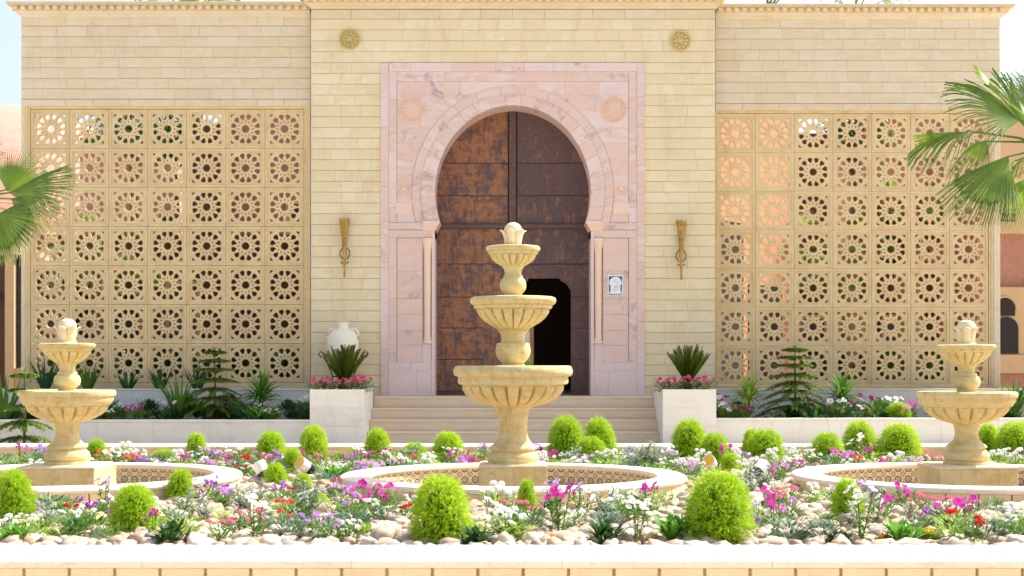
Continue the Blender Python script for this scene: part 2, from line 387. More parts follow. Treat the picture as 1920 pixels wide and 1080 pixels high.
# frieze + cornice
def cornice(parent, x0, x1, D, ytop, k=1.0, left=True, right=True, mat=None, dent=15, frieze=None):
    """ytop = pixel row of the top edge"""
    prof = [(0, 0), (.0, .02), (.02, .035), (.02, .05), (.05, .09), (.075, .10), (.075, .115), (.09, .115)]
    zb = pz(ytop+24*k, D); s_ = 1/(F/D)
    # sloping mould under the dentils
    steps = [(24, 0), (22, 2), (20, 3), (19, 6), (16, 9.5), (15, 10), (14, 10)]
    m = MB()
    rows = []
    for dy, out in steps: rows.append((out*s_*k, pz(ytop+dy*k, D)))
    for side in range(1):
        vs = []
        for o, z in rows:
            xl = x0-(o if left else 0); xr = x1+(o if right else 0)
            vs += [(xl, D+.5, z), (xl, D-o, z), (xr, D-o, z), (xr, D+.5, z)]
        fs = []
        for j in range(len(rows)-1):
            for i in range(3): fs.append((j*4+i, j*4+i+1, (j+1)*4+i+1, (j+1)*4+i))
        m.add(vs, fs)
    m.build('cornice_moulding', M['wing'] if mat is None else mat, parent)
    o = 12.5*s_*k
    MB().box(x0-(o if left else 0), x1+(o if right else 0), D-o, D+.5, pz(ytop+14*k, D), pz(ytop+6*k, D)).build('dentil_bed', M['lattice'], parent)
    d0 = 6*s_*k; x = x0-(o if left else 0)+.02; pitch = dent*s_
    dm = MB().box(0, pitch*.58, -d0, 0, 0, (7.6*k)*s_, ch=.012).mesh('dentil', mat or M['wing'])
    while x < x1+(o if right else 0)-pitch*.5:
        link('dentil', dm, parent, (x, D-o-.001, pz(ytop+13.6*k, D))); x += pitch
    o = 22*s_*k; o2 = 19*s_*k
    MB().box(x0-(o2 if left else 0), x1+(o2 if right else 0), D-o2, D+.5, pz(ytop+6*k, D)+.001, pz(ytop+3*k, D)).build('cornice_fillet', M['lattice'], parent)
    MB().box(x0-(o if left else 0), x1+(o if right else 0), D-o, D+.5, pz(ytop+3*k, D)+.001, pz(ytop, D)).build('cornice_cap', mat or M['wing'], parent)
cornice(gate, XL, XR, DB-.01, -7, 1.0, True, True)
cs_ = MB(); x = 583
r_ = random.Random(9)
while x < 1340:
    x2 = min(1341, x+r_.choice([60, 76, 90]));
    if 1341-x2 < 30: x2 = 1341
    MB().box(X(x)+.0015, X(x2)-.0015, DB-.012, DB+.052, Z(35.5), Z(18)-.001, ch=.004).build('frieze_block', M['wing'], gate); x = x2

# portal: pieces in picture pixels of the facade plane
def slab(x0, x1, y0, y1, D, mat, name='marble_slab', dep=.04, g=.14, ch=.0015):
    if x0 > x1: x0, x1 = x1, x0
    return MB().box(X(x0+g), X(x1-g), D, DB+dep, Z(y1-g), Z(y0+g), ch=ch).build(name, mat, portal)
portal = link('portal', None, gate); door = link('door', None, gate)
CX = 961.5
def ell(a, b_, cy, t): return (CX+a*sin(t), cy-b_*cos(t))
CYA = 360
def tm(b_, y=418): return math.acos(max(-1, -(y-CYA)/b_))
def ring(a0, b0, a1, b1, n, D0, D1, mats, name, seed):
    r = random.Random(seed); t0, t1 = tm(b0), tm(b1)
    for i in range(n):
        pts = []
        K = 5; ga = .0005
        for k in range(K+1):
            u = -1+2*(i+k/K)/n; u += (ga if k == 0 else (-ga if k == K else 0))
            pts.append(ell(a0, b0, CYA, u*t0))
        for k in range(K, -1, -1):
            u = -1+2*(i+k/K)/n; u += (ga if k == 0 else (-ga if k == K else 0))
            pts.append(ell(a1, b1, CYA, u*t1))
        MB().prism([(X(p[0]), Z(p[1])) for p in pts], D0-r.uniform(0, .004), D1).build(name, r.choice(mats), portal)
ring(146, 162, 172.6, 181.6, 21, DB-.03, DB+.6, [M['pink'], M['pink'], M['pinkred']], 'voussoir', 1)
ring(173, 182, 189, 200, 15, DB-.016, DB+.4, [M['pink'], M['pink'], M['pinkred']], 'archivolt_stone', 2)
def xe(y, side):
    if y < CYA-200: return CX
    return CX+side*(189*math.sqrt(max(0, 1-((y-CYA)/200)**2))+.6)
rr = random.Random(12)
rows = [(153, 178), (178, 207), (207, 240), (240, 268), (268, 300), (300, 328), (328, 352), (352, 384), (384, 417.6)]
for side in (-1, 1):
    for (ya, yb) in rows:
        xo = CX+side*217.0
        N = 8; cur = [(xe(ya+(yb-ya)*k/N, side), ya+(yb-ya)*k/N) for k in range(N+1)]
        inner = min(abs(c[0]-CX) for c in cur)
        cut = None
        wd = 217-max(abs(c[0]-CX) for c in cur)
        xs = [xo]
        if wd > 60: xs.append(xo-side*wd*rr.uniform(.35, .65))
        if inner < 20 and wd > 100: xs = [xo, xo-side*55, xo-side*120]
        for j, xa in enumerate(xs):
            if j < len(xs)-1:
                xb2 = xs[j+1]
                poly = [(xa, ya+.12), (xb2+side*.12, ya+.12), (xb2+side*.12, yb-.12), (xa, yb-.12)]
            else:
                poly = [(xa-side*.12*(j > 0), ya+.12)]+[(c[0], min(max(c[1], ya+.12), yb-.12)) for c in cur]+[(xa-side*.12*(j > 0), yb-.12)]
            MB().prism([(X(p[0]), Z(p[1])) for p in poly], DB-.006-rr.uniform(0, .003), DB+.4).build('spandrel_slab', rr.choice([M['pink'], M['pink'], M['pinkred'], M['pinkpale']]), portal)
MB().prism([(X(p[0]), Z(p[1])) for p in [(729, 134), (1194, 134), (1194, 154), (729, 154)]], DB+.002, DB+.4).build('spandrel_backing', M['pinkred'], portal)
for side in (-1, 1):
    e0, e1 = CX+side*217.5, CX+side*232.5
    e2 = CX+side*247.5
    MB().box(X(min(e0, e2)), X(max(e0, e2)), DB+.002, DB+.6, 0, Z(154)).build('pier_core', M['pinkred'], portal)
    # outer border, going down the side
    y = 118
    for l in [64, 58, 70, 40, 66, 76, 50, 62, 50, 88]:
        y2 = min(742, y+l); slab(e1, e2, y, y2, DB-.028, rr.choice([M['pink'], M['pinkpale'], M['pinkred']])); y = y2
        if y >= 742: break
    y = 135
    for l in [52, 62, 34, 60, 46, 60]:
        y2 = min(417.6, y+l); 
        slab(e0, e1, y, y2, DB-.018, rr.choice([M['pink'], M['pink'], M['pinkpale']])); y = y2
        if y >= 417.6: break
# top border rows
x = 729.5
while x < 1194:
    x2 = x+rr.choice([40, 62, 80, 54])
    if 1194-x2 < 30: x2 = 1194
    slab(x, x2, 118, 135, DB-.028, rr.choice([M['pink'], M['pinkpale'], M['pinkred'], M['pink']])); x = x2
x = 744.5
while x < 1178.5:
    x2 = x+rr.choice([90, 110, 130])
    if 1178.5-x2 < 50: x2 = 1178.5
    slab(x, x2, 135, 153, DB-.018, rr.choice([M['pink'], M['pinkred']])); x = x2
for side in (-1, 1):
    m = lambda d: CX+side*d     # d = distance in px from portal axis
    # impost course and moulded capitals
    slab(m(146), m(232.5), 418, 431, DB-.035, M['pink'], dep=.6); 
    im = MB()
    for (d, ya, yb, pr) in [(137, 415, 420, .075), (139.5, 420, 424, .06), (142, 424, 428, .05), (144, 428, 432, .042)]:
        xa, xb = sorted((X(m(d)), X(m(168)))); im.box(xa, xb, DB-pr, DB+.6, Z(yb)+.0005, Z(ya))
    im.build('impost', M['relief'], portal)
    slab(m(146), m(232.5), 431.5, 446, DB-.024, M['pinkred'], dep=.6)
    slab(m(217.5), m(232.5), 446, 560, DB-.024, M['pinkred']); slab(m(217.5), m(232.5), 560, 679, DB-.024, M['pink'])
    slab(m(146), m(152), 432, 742, DB-.032, M['pinkpale'], 'jamb_strip', dep=.6)
    slab(m(152), m(190), 679, 694, DB-.024, M['pinkpale']); slab(m(190), m(232.5), 679, 694, DB-.024, M['pinkpale'])
    for xa, xb in [(152, 180), (180, 232.5)]: slab(m(xa), m(xb), 694, 742, DB-.03, M['pinkpale'])
    for ya, yb in [(446.5, 508), (508, 560), (560, 590), (590, 620), (620, 648), (648, 679)]:
        slab(m(169), m(217), ya, yb, DB-.008, rr.choice([M['pinkred'], M['pinkred'], M['pink']]))
    slab(m(152.4), m(169), 645, 679, DB-.012, M['pinkpale'])
    # niche with colonnette (the niche is cut by leaving the core dark behind the slabs)
    na, nb_ = sorted((X(m(146.5)), X(m(217)))); MB().box(na, nb_, DB+.045, DB+.58, 0, Z(432)).build('niche_back', M['pinkred'], portal)
    cxn = X(m(160)); pr = [(.05, 645), (.075, 644), (.075, 640), (.06, 638), (.066, 634), (.05, 631), (.053, 560), (.055, 476), (.06, 473), (.056, 470), (.07, 462), (.08, 452), (.085, 447)]
    MB().lathe([(r0*1.12, Z(y0)) for r0, y0 in pr], cxn, DB+.0, 20).build('colonnette', M['relief'], portal, True, angle=40)
    # boss panel
    cc = X(m(203.5)); zc = Z(354.5)
    bm = MB()
    def ringdisc(mb, cx_, cz_, r0, r1, D0, D1, n=36, mi=0):
        vs = []
        for i in range(n):
            a = 2*PI*i/n
            for (r, d) in ((r0, D1), (r0, D0), (r1, D0), (r1, D1)): vs.append((cx_+r*cos(a), d, cz_+r*sin(a)))
        fs = [(i*4+k, i*4+(k+1) % 4, ((i+1) % n)*4+(k+1) % 4, ((i+1) % n)*4+k) for i in range(n) for k in range(4)]
        mb.add(vs, fs, mi)
    ringdisc(bm, cc, zc, .115, .13, DB-.022, DB+.01); ringdisc(bm, cc, zc, .055, .07, DB-.024, DB+.01); ringdisc(bm, cc, zc, .0, .035, DB-.03, DB+.01); ringdisc(bm, cc, zc, .235, .245, DB-.014, DB+.01, 40)
    bm.build('carved_boss', M['relief'], portal)
    slab(m(188), m(218), 380, 401, DB-.018, M['relief'], 'carved_panel')
    # interlaced star medallion
    cm = X(m(189)); zm = Z(206.5); mm = MB()
    ringdisc(mm, cm, zm, .208, .222, DB-.03, DB+.01)
    ringdisc(mm, cm, zm, .0, .205, DB-.012, DB+.01, mi=1)
    for q in range(2):
        for st, rad in ((3, .205), (2, .12)):
            n = 8
            for i in range(n):
                a0 = 2*PI*(i+.5*q)/n; a1 = 2*PI*(i+st+.5*q)/n
                p0 = Vector((cm+rad*cos(a0), DB-.018, zm+rad*sin(a0))); p1 = Vector((cm+rad*cos(a1), DB-.018, zm+rad*sin(a1)))
                mm.tube([p0, p1], .010, 4)
    mm.build('star_medallion', [M['relief'], M['pinkred']], portal)
    # gilt roundel on the limestone
    xr_, yr_ = (656, 74) if side < 0 else (1275.5, 77)
    g = MB(); c0 = X(xr_); z0 = Z(yr_)
    ringdisc(g, c0, z0, .16, .185, DB-.04, DB+.01); ringdisc(g, c0, z0, 0, .165, DB-.015, DB+.01)
    for i in range(10):
        a = 2*PI*i/10; g.tube([(c0+.03*cos(a), DB-.022, z0+.03*sin(a)), (c0+.1*cos(a+.15), DB-.034, z0+.1*sin(a+.15)), (c0+.155*cos(a), DB-.018, z0+.155*sin(a))], [.01, .024, .008], 6)
    ringdisc(g, c0, z0, 0, .035, DB-.035, DB+.01)
    g.build('gilt_roundel', M['roundel'], gate)
kb = MB()
ringdisc(kb, X(961.5), Z(188), .03, .05, DB-.045, DB-.02); ringdisc(kb, X(953), Z(185), .02, .034, DB-.043, DB-.02, 20); ringdisc(kb, X(970), Z(185), .02, .034, DB-.043, DB-.02, 20)
kb.build('keystone_ornament', M['relief'], portal)

# door at the back of the recess
DD = DB+.6
dz = lambda y: pz(y, DD); dx = lambda x: px(x, DD)
seams = [205, 306, 367, 421]
def door_sheet(x0, x1, y0, y1, mat, D=DD, name='metal_sheet'):
    return MB().box(dx(x0)+.002, dx(x1)-.002, D, D+.05, dz(y1)+.003, dz(y0)-.003, ch=.006).build(name, mat, door)
for ya, yb in zip(seams[:-1], seams[1:]):
    door_sheet(812, 953, ya, yb, M['door_rust']); door_sheet(969, 1111, ya, yb, M['door_dark'] if ya < 360 else M['door_mid'])
low = [428, 495, 557, 615, 674, 733]
for i, (ya, yb) in enumerate(zip(low[:-1], low[1:])):
    door_sheet(812, 961, ya, yb, M['door_rust'])
    if yb <= 500: door_sheet(961, 1111, ya, yb, M['door_mid'])
# right leaf around the wicket
def wk(t):  # wicket outline, px
    return t
MB().prism([(dx(a), dz(b_)) for a, b_ in [(961, 496), (1111, 496), (1111, 556), (1070.5, 556), (1070.5, 542), (1067, 541), (1064, 534), (1058, 529), (1051, 527), (1050, 522), (991, 522), (990, 527), (983, 529), (977, 534), (974, 541), (971, 542), (971, 556), (961, 556)]], DD, DD+.05).build('metal_sheet', M['door_mid'], door)
for ya, yb in [(556.6, 615), (615.6, 674), (674.6, 733)]:
    MB().box(dx(1070.5), dx(1111), DD, DD+.05, dz(yb), dz(ya)).build('metal_sheet', M['door_dark'], door)
    MB().box(dx(961.3), dx(971), DD, DD+.05, dz(yb), dz(ya)).build('metal_sheet', M['door_dark'], door)
bd = lambda x0, x1, y0, y1, p, nm: MB().box(dx(x0), dx(x1), DD-p, DD+.06, dz(y1), dz(y0), ch=.01).build(nm, M['door_band'], door)
bd(954, 968, 205, 420.5, .05, 'centre_post'); bd(812, 1111, 420.5, 429, .07, 'transom')
bd(812, 970.8, 733.5, 741.5, .015, 'kick_plate'); bd(1070.8, 1111, 733.5, 741.5, .015, 'kick_plate')
# studs along the seams
st = MB()
for y in seams[1:-1]+low[1:-1]:
    for x in range(822, 1108, 9):
        if 952 < x < 970 and y < 420: continue
        if 968 < x < 1073 and y > 520: continue
        c = Vector((dx(x), DD-.002, dz(y)))
        st.add([c+Vector(v)*.014 for v in [(1, 0, 0), (0, 0, 1), (-1, 0, 0), (0, 0, -1), (0, -.9, 0)]], [(0, 4, 1), (1, 4, 2), (2, 4, 3), (3, 4, 0)])
st.build('door_studs', M['door_band'], door)['kind'] = 'stuff'
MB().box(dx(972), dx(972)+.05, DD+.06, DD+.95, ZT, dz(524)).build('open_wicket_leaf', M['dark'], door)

# ---- steps ----
stp = thing('front_steps', 'four broad limestone steps rising to the arched door', 'steps', (0, 23.5, 0))
DN = 22.5; XS0, XS1 = px(682, DN), px(1243, DN)
rs = ZT/4
for k in range(4):
    D0 = 23.0+.35*k
    w0 = XS0; z1 = rs*(k+1)
    s1 = MB(); e = DB+.01 if k == 3 else D0+.40
    s1.box(XS0+.003, XS1-.003, D0+.02, e, 0 if k == 0 else rs*k+.002, z1-.035)
    s1.box(XS0+.003, XS1-.003, D0, e, z1-.034, z1, ch=.01)
    s1.build('step', M['steps'], stp)

# ---- planters beside the steps ----
for side, xa, xb in ((-1, 581, 682), (1, 1243, 1343)):
    nm = 'left' if side < 0 else 'right'
    xa, xb = px(xa, DN), px(xb, DN)
    t = thing('stone_planter', 'tall square white stone planter at the '+nm+' end of the steps', 'planter', ((xa+xb)/2, DN, 0), 'planters flanking the steps')
    zt = pz(730, DN); th = .05; yb = 24.0; mp = MB()
    nrow = 3; hs = (zt)/nrow
    for k in range(nrow):
        za, zb = k*hs, (k+1)*hs
        q = MB(); q.box(xa, xb, DN, DN+th, za+.001, zb-.001); q.box(xa, xb, yb-th, yb, za+.001, zb-.001)
        q.box(xa, xa+th, DN+th, yb-th, za+.001, zb-.001); q.box(xb-th, xb, DN+th, yb-th, za+.001, zb-.001)
        q.build('stone_course', M['white_stone'], t)
    MB().box(xa+th, xb-th, DN+th, yb-th, .1, zt-.05).build('soil', M['soil'], t)

# ---- wings ----
def lattice_mesh(half, thick):
    cu = bpy.data.curves.new('lattice', 'CURVE'); cu.dimensions = '2D'; cu.fill_mode = 'BOTH'; cu.extrude = thick/2
    cu.bevel_depth = .0012; cu.bevel_resolution = 0
    H = half*27.9/36.65
    def spl(pts, s=1.0):
        sp = cu.splines.new('POLY'); sp.points.add(len(pts)-1)
        for i, (a, b_) in enumerate(pts): sp.points[i].co = (a*s, b_*s, 0, 1)
        sp.use_cyclic_u = True
    e = half-.003
    spl([(-e, -e), (e, -e), (e, e), (-e, e)])
    spl([((.315 if i % 2 == 0 else .24)*cos(PI*i/12), (.315 if i % 2 == 0 else .24)*sin(PI*i/12)) for i in range(24)], H)
    pet = [(.57, 0), (.695, .088), (.80, .162), (.89, .180), (.972, .138), (1.003, .056)]
    pet = pet+[(a, -b_) for a, b_ in pet[:0:-1]]
    for k in range(12):
        a = 2*PI*k/12+PI/12
        spl([(x*cos(a)-y*sin(a), x*sin(a)+y*cos(a)) for x, y in pet], H)
        a = 2*PI*k/12
        spl([(x*cos(a)-y*sin(a), x*sin(a)+y*cos(a)) for x, y in [(.40, 0), (.46, .052), (.62, 0), (.46, -.052)]], H)
    for sx in (-1, 1):
        for sy in (-1, 1):
            spl([(sx*.995, sy*.995), (sx*.73, sy*.995), (sx*.93, sy*.80), (sx*.995, sy*.73)], H)
            spl([(sx*.60, sy*.985), (sx*.53, sy*.985), (sx*.565, sy*.93)], H)
            spl([(sx*.985, sy*.60), (sx*.985, sy*.53), (sx*.93, sy*.565)], H)
    ob = bpy.data.objects.new('tmp', cu); C.objects.link(ob)
    dg = bpy.context.evaluated_depsgraph_get(); me = bpy.data.meshes.new_from_object(ob.evaluated_get(dg))
    bpy.data.objects.remove(ob); bpy.data.curves.remove(cu)
    me.transform(Matrix.Rotation(PI/2, 4, 'X')); me.materials.clear(); me.materials.append(M['lattice']); me.name = 'lattice_panel'
    # raised border strip round the pierced field
    return me

def wing(side, label):
    D = DL if side < 0 else DR
    x0, x1 = (40, 582.5) if side < 0 else (1341.5, 1875)
    cx0, cy0, p = (93, 241, 73.32) if side < 0 else (1380, 249, 72.95)
    py_ = 73.3 if side < 0 else 72.7
    yt = 8 if side < 0 else 12
    t = thing('screen_wall', label, 'wall', (px((x0+x1)/2, D), D, 0), 'pierced screen walls of the gatehouse')
    A = lambda x: px(x, D); B = lambda y: pz(y, D)
    fx0, fx1 = cx0-p/2-.5, cx0+6*p+p/2+.5
    fy0, fy1 = cy0-py_/2-.5, cy0+6*py_+py_/2+.5
    yl = fy0-17.5
    # cores
    c = MB(); c.box(A(x0)+.01, A(x1)-.01, D+.052, D+.4, B(yl), B(yt+6)); c.build('wall_core', M['mortar'], t)
    c = MB(); c.box(A(x0)+.005, A(fx0-4), D+.03, D+.4, 0, B(yl)); c.box(A(fx1+4), A(x1)-.005, D+.03, D+.4, 0, B(yl)); c.box(A(fx0-4), A(fx1+4), D+.03, D+.4, 0, B(fy1+4)); c.box(A(fx0-4), A(fx1+4), D+.03, D+.4, B(fy0-4), B(yl)); c.build('frame_core', M['lattice'], t)
    courses(t, x0, x1, yt+41, yl, 19.7, D, M['wing'], seed=20+side)
    rq = random.Random(30+side); x = x0
    while x < x1:
        x2 = x+rq.choice([50, 70, 84]); x2 = x1 if x1-x2 < 40 else x2
        MB().box(A(x)+.0015, A(x2)-.0015, D-.012, D+.052, B(yt+40.5), B(yt+24), ch=.004).build('frieze_block', M['wing'], t)
        MB().box(A(x)+.0015, A(x2)-.0015, D-.02, D+.052, B(fy0-5), B(yl)-.004, ch=.004).build('lintel_block', M['wing'], t); x = x2
    cornice(t, A(x0), A(x1), D-.01, yt, 1.0, side < 0, side > 0)
    # stepped frame round the screen
    for i, (o, pr) in enumerate([(4.5, .0), (9, .012), (14, .004)]):
        pass
    fr = MB()
    def rect_ring(xa, xb, ya, yb, wd, d0, d1, top=True):
        fr.box(A(xa), A(xa+wd), d0, d1, B(yb), B(ya)); fr.box(A(xb-wd), A(xb), d0, d1, B(yb), B(ya))
        fr.box(A(xa+wd), A(xb-wd), d0, d1, B(yb), B(yb-wd)); 
        if top: fr.box(A(xa+wd), A(xb-wd), d0, d1, B(ya+wd), B(ya))
    rect_ring(fx0-4, fx1+4, fy0-4, fy1+4, 4, D+.012, D+.2)
    rect_ring(max(x0, fx0-8), min(x1, fx1+8), fy0-8, fy1+8, 4, D-.006, D+.2)
    fr.build('moulded_frame', M['lattice'], t)
    # side pilasters and sill
    for xa, xb in ((x0, fx0-8), (fx1+8, x1)):
        if xb-xa < 2: continue
        y = yl
        while y < 727:
            y2 = y+rq.choice([75, 90]); y2 = 727 if 727-y2 < 40 else y2
            MB().box(A(xa)+.002, A(xb)-.002, D-.016, D+.03, B(y2)+.001, B(y)-.001, ch=.004).build('pilaster_block', M['wing'], t); y = y2
    MB().box(A(x0), A(x1), D-.02, D+.03, B(760), B(fy1+8)-.001, ch=.004).build('sill', M['wing'], t)
    hp = (A(cx0+p)-A(cx0))/2
    me = lattice_mesh(hp-.001, .05)
    for r in range(7):
        for cidx in range(7):
            o = link('lattice_panel', me, t, (A(cx0+p*cidx)+.0, D+.062+rq.uniform(-.003, .003), B(cy0+py_*r)))
            o.scale = (1, 1, py_/p)
            # narrow raised border framing each panel
    gm = MB(); 
    h = hp*.86; 
    s2 = hp-.003
    gm.box(-s2, s2, -.006, 0, h, s2, ch=.003); gm.box(-s2, s2, -.006, 0, -s2, -h, ch=.003); gm.box(-s2, -h, -.006, 0, -h+.0005, h-.0005, ch=.003); gm.box(h, s2, -.006, 0, -h+.0005, h-.0005, ch=.003)
    gme = gm.mesh('panel_border', M['lattice'])
    for r in range(7):
        for cidx in range(7):
            link('panel_border', gme, t, (A(cx0+p*cidx), D+.032, B(cy0+py_*r)))
    return t
wing(-1, 'left pierced stone screen wall with forty nine carved star panels')
wing(1, 'right pierced stone screen wall with star panels behind palm leaves')

# ---- garden terraces before the wings ----
D2, D3 = 24.35, 22.62
for side in (-1, 1):
    nm = 'left' if side < 0 else 'right'
    xa, xb = (-12.0, px(581, DN)-.002) if side < 0 else (px(1343, DN)+.002, 12.0)
    z2, z3 = pz(729, D2), pz(787 if side < 0 else 784, D3)
    t = thing('terrace_wall', 'upper pale plaster terrace wall below the '+nm+' screen', 'wall', ((xa+xb)/2, D2, 0), 'upper terrace walls')
    xin = (XL-.9) if side < 0 else XR+.9
    MB().box(xa, xb, D2, D2+.12, 0, z2-.03).build('wall_face', M['plaster'], t); MB().box(xa, xb, D2-.012, D2+.13, z2-.029, z2, ch=.004).build('coping', M['plaster'], t)
    t = thing('low_planter_wall', 'low pale stone wall of the '+nm+' flower terrace', 'wall', ((xa+xb)/2, D3, 0), 'low planter walls')
    x = xa
    MB().box(xa, xb, D3+.03, D3+.15, 0, z3-.04).build('wall_core', M['plaster'], t)
    while x < xb:
        x2 = min(xb, x+.9)
        MB().box(x+.001, x2-.001, D3, D3+.03, 0, z3-.042, ch=.003).build('wall_slab', M['white_stone'], t)
        MB().box(x+.001, x2-.001, D3-.012, D3+.16, z3-.04, z3, ch=.004).build('coping_slab', M['white_stone'], t); x = x2
    tag(MB().box(xa, xb, D3+.15, D2, 0, z3-.05).build('soil', M['soil']), kind='structure')
    tag(MB().box(xa, xb, D2+.12, 24.88, 0, z2-.06).build('soil', M['soil']), kind='structure')

# ------------------------------------------------------------------ what lies behind and beside
def wallbox(name, label, x0, x1, y0, y1, z1, mat, cat='wall', holes=()):
    t = thing(name, label, cat, ((x0+x1)/2, y0, 0))
    MB().box(x0, x1, y0, y1, 0, z1).build('wall', mat, t)
    for (a, b_, za, zb) in holes:
        wn = MB().box(a, b_, y0-.03, y0+.1, za, zb).build('window', M['glass'], t)
        f = MB(); f.box(a-.1, a, y0-.08, y0+.05, za-.1, zb+.1); f.box(b_, b_+.1, y0-.08, y0+.05, za-.1, zb+.1); f.box(a, b_, y0-.08, y0+.05, zb, zb+.1); f.box(a, b_, y0-.08, y0+.05, za-.1, za); f.build('window_frame', M['beige_far'], wn)
    return t
# left courtyard
wallbox('courtyard_house', 'pink stucco courtyard house seen through the left screen', px(150, 40), px(330, 40), 40, 45, pz(258, 40), M['stucco'], 'house', [(px(300, 40), px(325, 40), 3, 5.5), (px(190, 40), px(225, 40), 0.1, 2.6), (px(255, 40), px(285, 40), .1, 2.8)])
wallbox('tall_pink_house', 'taller pink stucco house behind the inner end of the left screen', px(415, 34), px(600, 34), 34, 39, pz(150, 34), M['stucco'], 'house', [(px(545, 34), px(570, 34), 3.4, 5.1), (px(440, 34), px(480, 34), 0.1, 2.4), (px(500, 34), px(560, 34), .1, 2.6)])
wallbox('brown_gallery', 'dark red-brown gallery wall low behind the left screen', px(20, 31), px(575, 31), 31, 31.4, pz(440, 31), M['brownwall'], 'wall', [(px(215, 31), px(262, 31), .4, 2.8), (px(320, 31), px(370, 31), .4, 3.0), (px(90, 31), px(130, 31), 1.2, 2.9)])
# dome
dt = thing('pink_dome', 'large pink rendered dome rising behind the left screen', 'dome', (px(-20, 60), 60, 0))
prof = []
rD = 9.5; zc = pz(200, 60)-rD
for k in range(15):
    a = PI/2*k/14; prof.append((rD*cos(a)+.001, zc+rD*sin(a)))
MB().lathe([(rD, 0)]+prof, px(-10, 60), 60, 64).build('dome_shell', M['dome'], dt, True)
# right courtyard
sw = thing('salmon_tower', 'sunlit salmon angled wall seen through the right screen', 'tower', (px(1400, 28), 28, 0))
a0 = Vector((px(1335, 27.5), 27.5, 0)); a1 = Vector((px(1478, 30.2), 30.2, 0)); 
MB().add([a0, a1, a1+Vector((-1.5, 2, 0)), a0+Vector((-.6, 3, 0)), a0+Vector((0, 0, 7.4)), a1+Vector((0, 0, 7.4)), a1+Vector((-1.5, 2, 7.4)), a0+Vector((-.6, 3, 7.4))],
         [(0, 1, 5, 4), (1, 2, 6, 5), (2, 3, 7, 6), (3, 0, 4, 7), (4, 5, 6, 7)]).build('wall', M['salmon'], sw)
for (u0, u1, za, zb) in [(.03, .38, .1, 4.1), (.45, .9, .1, 2.9)]:
    nrm = Vector((a1-a0).cross(Vector((0, 0, 1)))).normalized()
    q0, q1 = a0.lerp(a1, u0)+nrm*.02, a0.lerp(a1, u1)+nrm*.02
    MB().add([q0+Vector((0, 0, za)), q1+Vector((0, 0, za)), q1+Vector((0, 0, zb)), q0+Vector((0, 0, zb))]+[v-nrm*.1 for v in (q0+Vector((0, 0, za)), q1+Vector((0, 0, za)), q1+Vector((0, 0, zb)), q0+Vector((0, 0, zb)))],
             [(0, 1, 2, 3), (0, 4, 5, 1), (1, 5, 6, 2), (2, 6, 7, 3), (3, 7, 4, 0)]).build('doorway', M['dark'], sw)  # flat dark panel standing in for the shade inside the opening
wallbox('rose_courtyard_house', 'rose stucco house filling the view behind the right screen', px(1620, 38), px(1850, 38), 38, 44, pz(205, 38), M['stucco'], 'house', [(px(1650, 38), px(1690, 38), .1, 2.6), (px(1730, 38), px(1760, 38), 3.2, 5.2), (px(1750, 38), px(1800, 38), .1, 2.8), (px(1655, 38), px(1680, 38), 3.3, 5.)])
wallbox('dark_gallery', 'dark brown gallery wall low behind the right screen', px(1480, 32), px(1760, 32), 32, 32.4, pz(500, 32), M['brownwall'], 'wall', [(px(1500, 32), px(1545, 32), .3, 2.3), (px(1575, 32), px(1615, 32), .3, 2.3), (px(1660, 32), px(1700, 32), .3, 2.3)])
wallbox('dark_pavilion', 'narrow dark brown pavilion tower behind the third screen column', px(1495, 33), px(1550, 33), 33, 36, pz(250, 33), M['brownwall'], 'tower')
wallbox('dark_chimney_house', 'narrow dark brown tower behind the fifth left screen column', px(360, 33), px(412, 33), 33, 36, pz(232, 33), M['brownwall'], 'tower')

# side building at the right edge of the view
sb = thing('side_house', 'pink and beige house with arched openings beyond the right screen', 'house', (px(1930, 30), 30, 0))
q = lambda x: px(x, 30); zz = lambda y: pz(y, 30)
XE = q(2300)
def apoly(x0, x1, yt, yb):
    cx_, r = (x0+x1)/2, (x1-x0)/2
    return [(q(x0), zz(yb)), (q(x1), zz(yb))]+[(q(cx_+r*cos(PI*k/10)), zz(yt+r-r*sin(PI*k/10))) for k in range(11)]
MB().box(q(1840), XE, 30.3, 34, 0, zz(180)).build('wall', M['stucco'], sb)
MB().box(q(1862), XE, 30.08, 30.3, zz(437), zz(180)).build('upper_stone_band', M['beige_far'], sb)
MB().box(q(1874), q(1904), 30.0, 30.2, zz(415), zz(372)).build('window', M['dark'], sb)
MB().box(q(1862), XE, 30.05, 30.3, 0, zz(700)).build('plinth', M['stucco'], sb)
MB().box(q(1862), XE, 30.0, 30.3, zz(700)+.002, zz(665)).build('sill_band', M['beige_far'], sb)
MB().box(q(1862), XE, 30.06, 30.3, zz(664.5), zz(538)).build('stone_band', M['beige_far'], sb)
MB().prism(apoly(1866, 1904, 558, 592), 30.02, 30.2).build('window', M['dark'], sb)
MB().prism(apoly(1866, 1910, 594, 663), 30.01, 30.2).build('doorway', M['dark'], sb)  # solid dark panel, the opening's shade put into its colour
tor = MB(); pts = [(q(1885+22*cos(PI*k/12)), 30.03, zz(580-24*sin(PI*k/12))) for k in range(13)]; tor.tube(pts, .025, 6); tor.build('arch_moulding', M['beige_far'], sb)
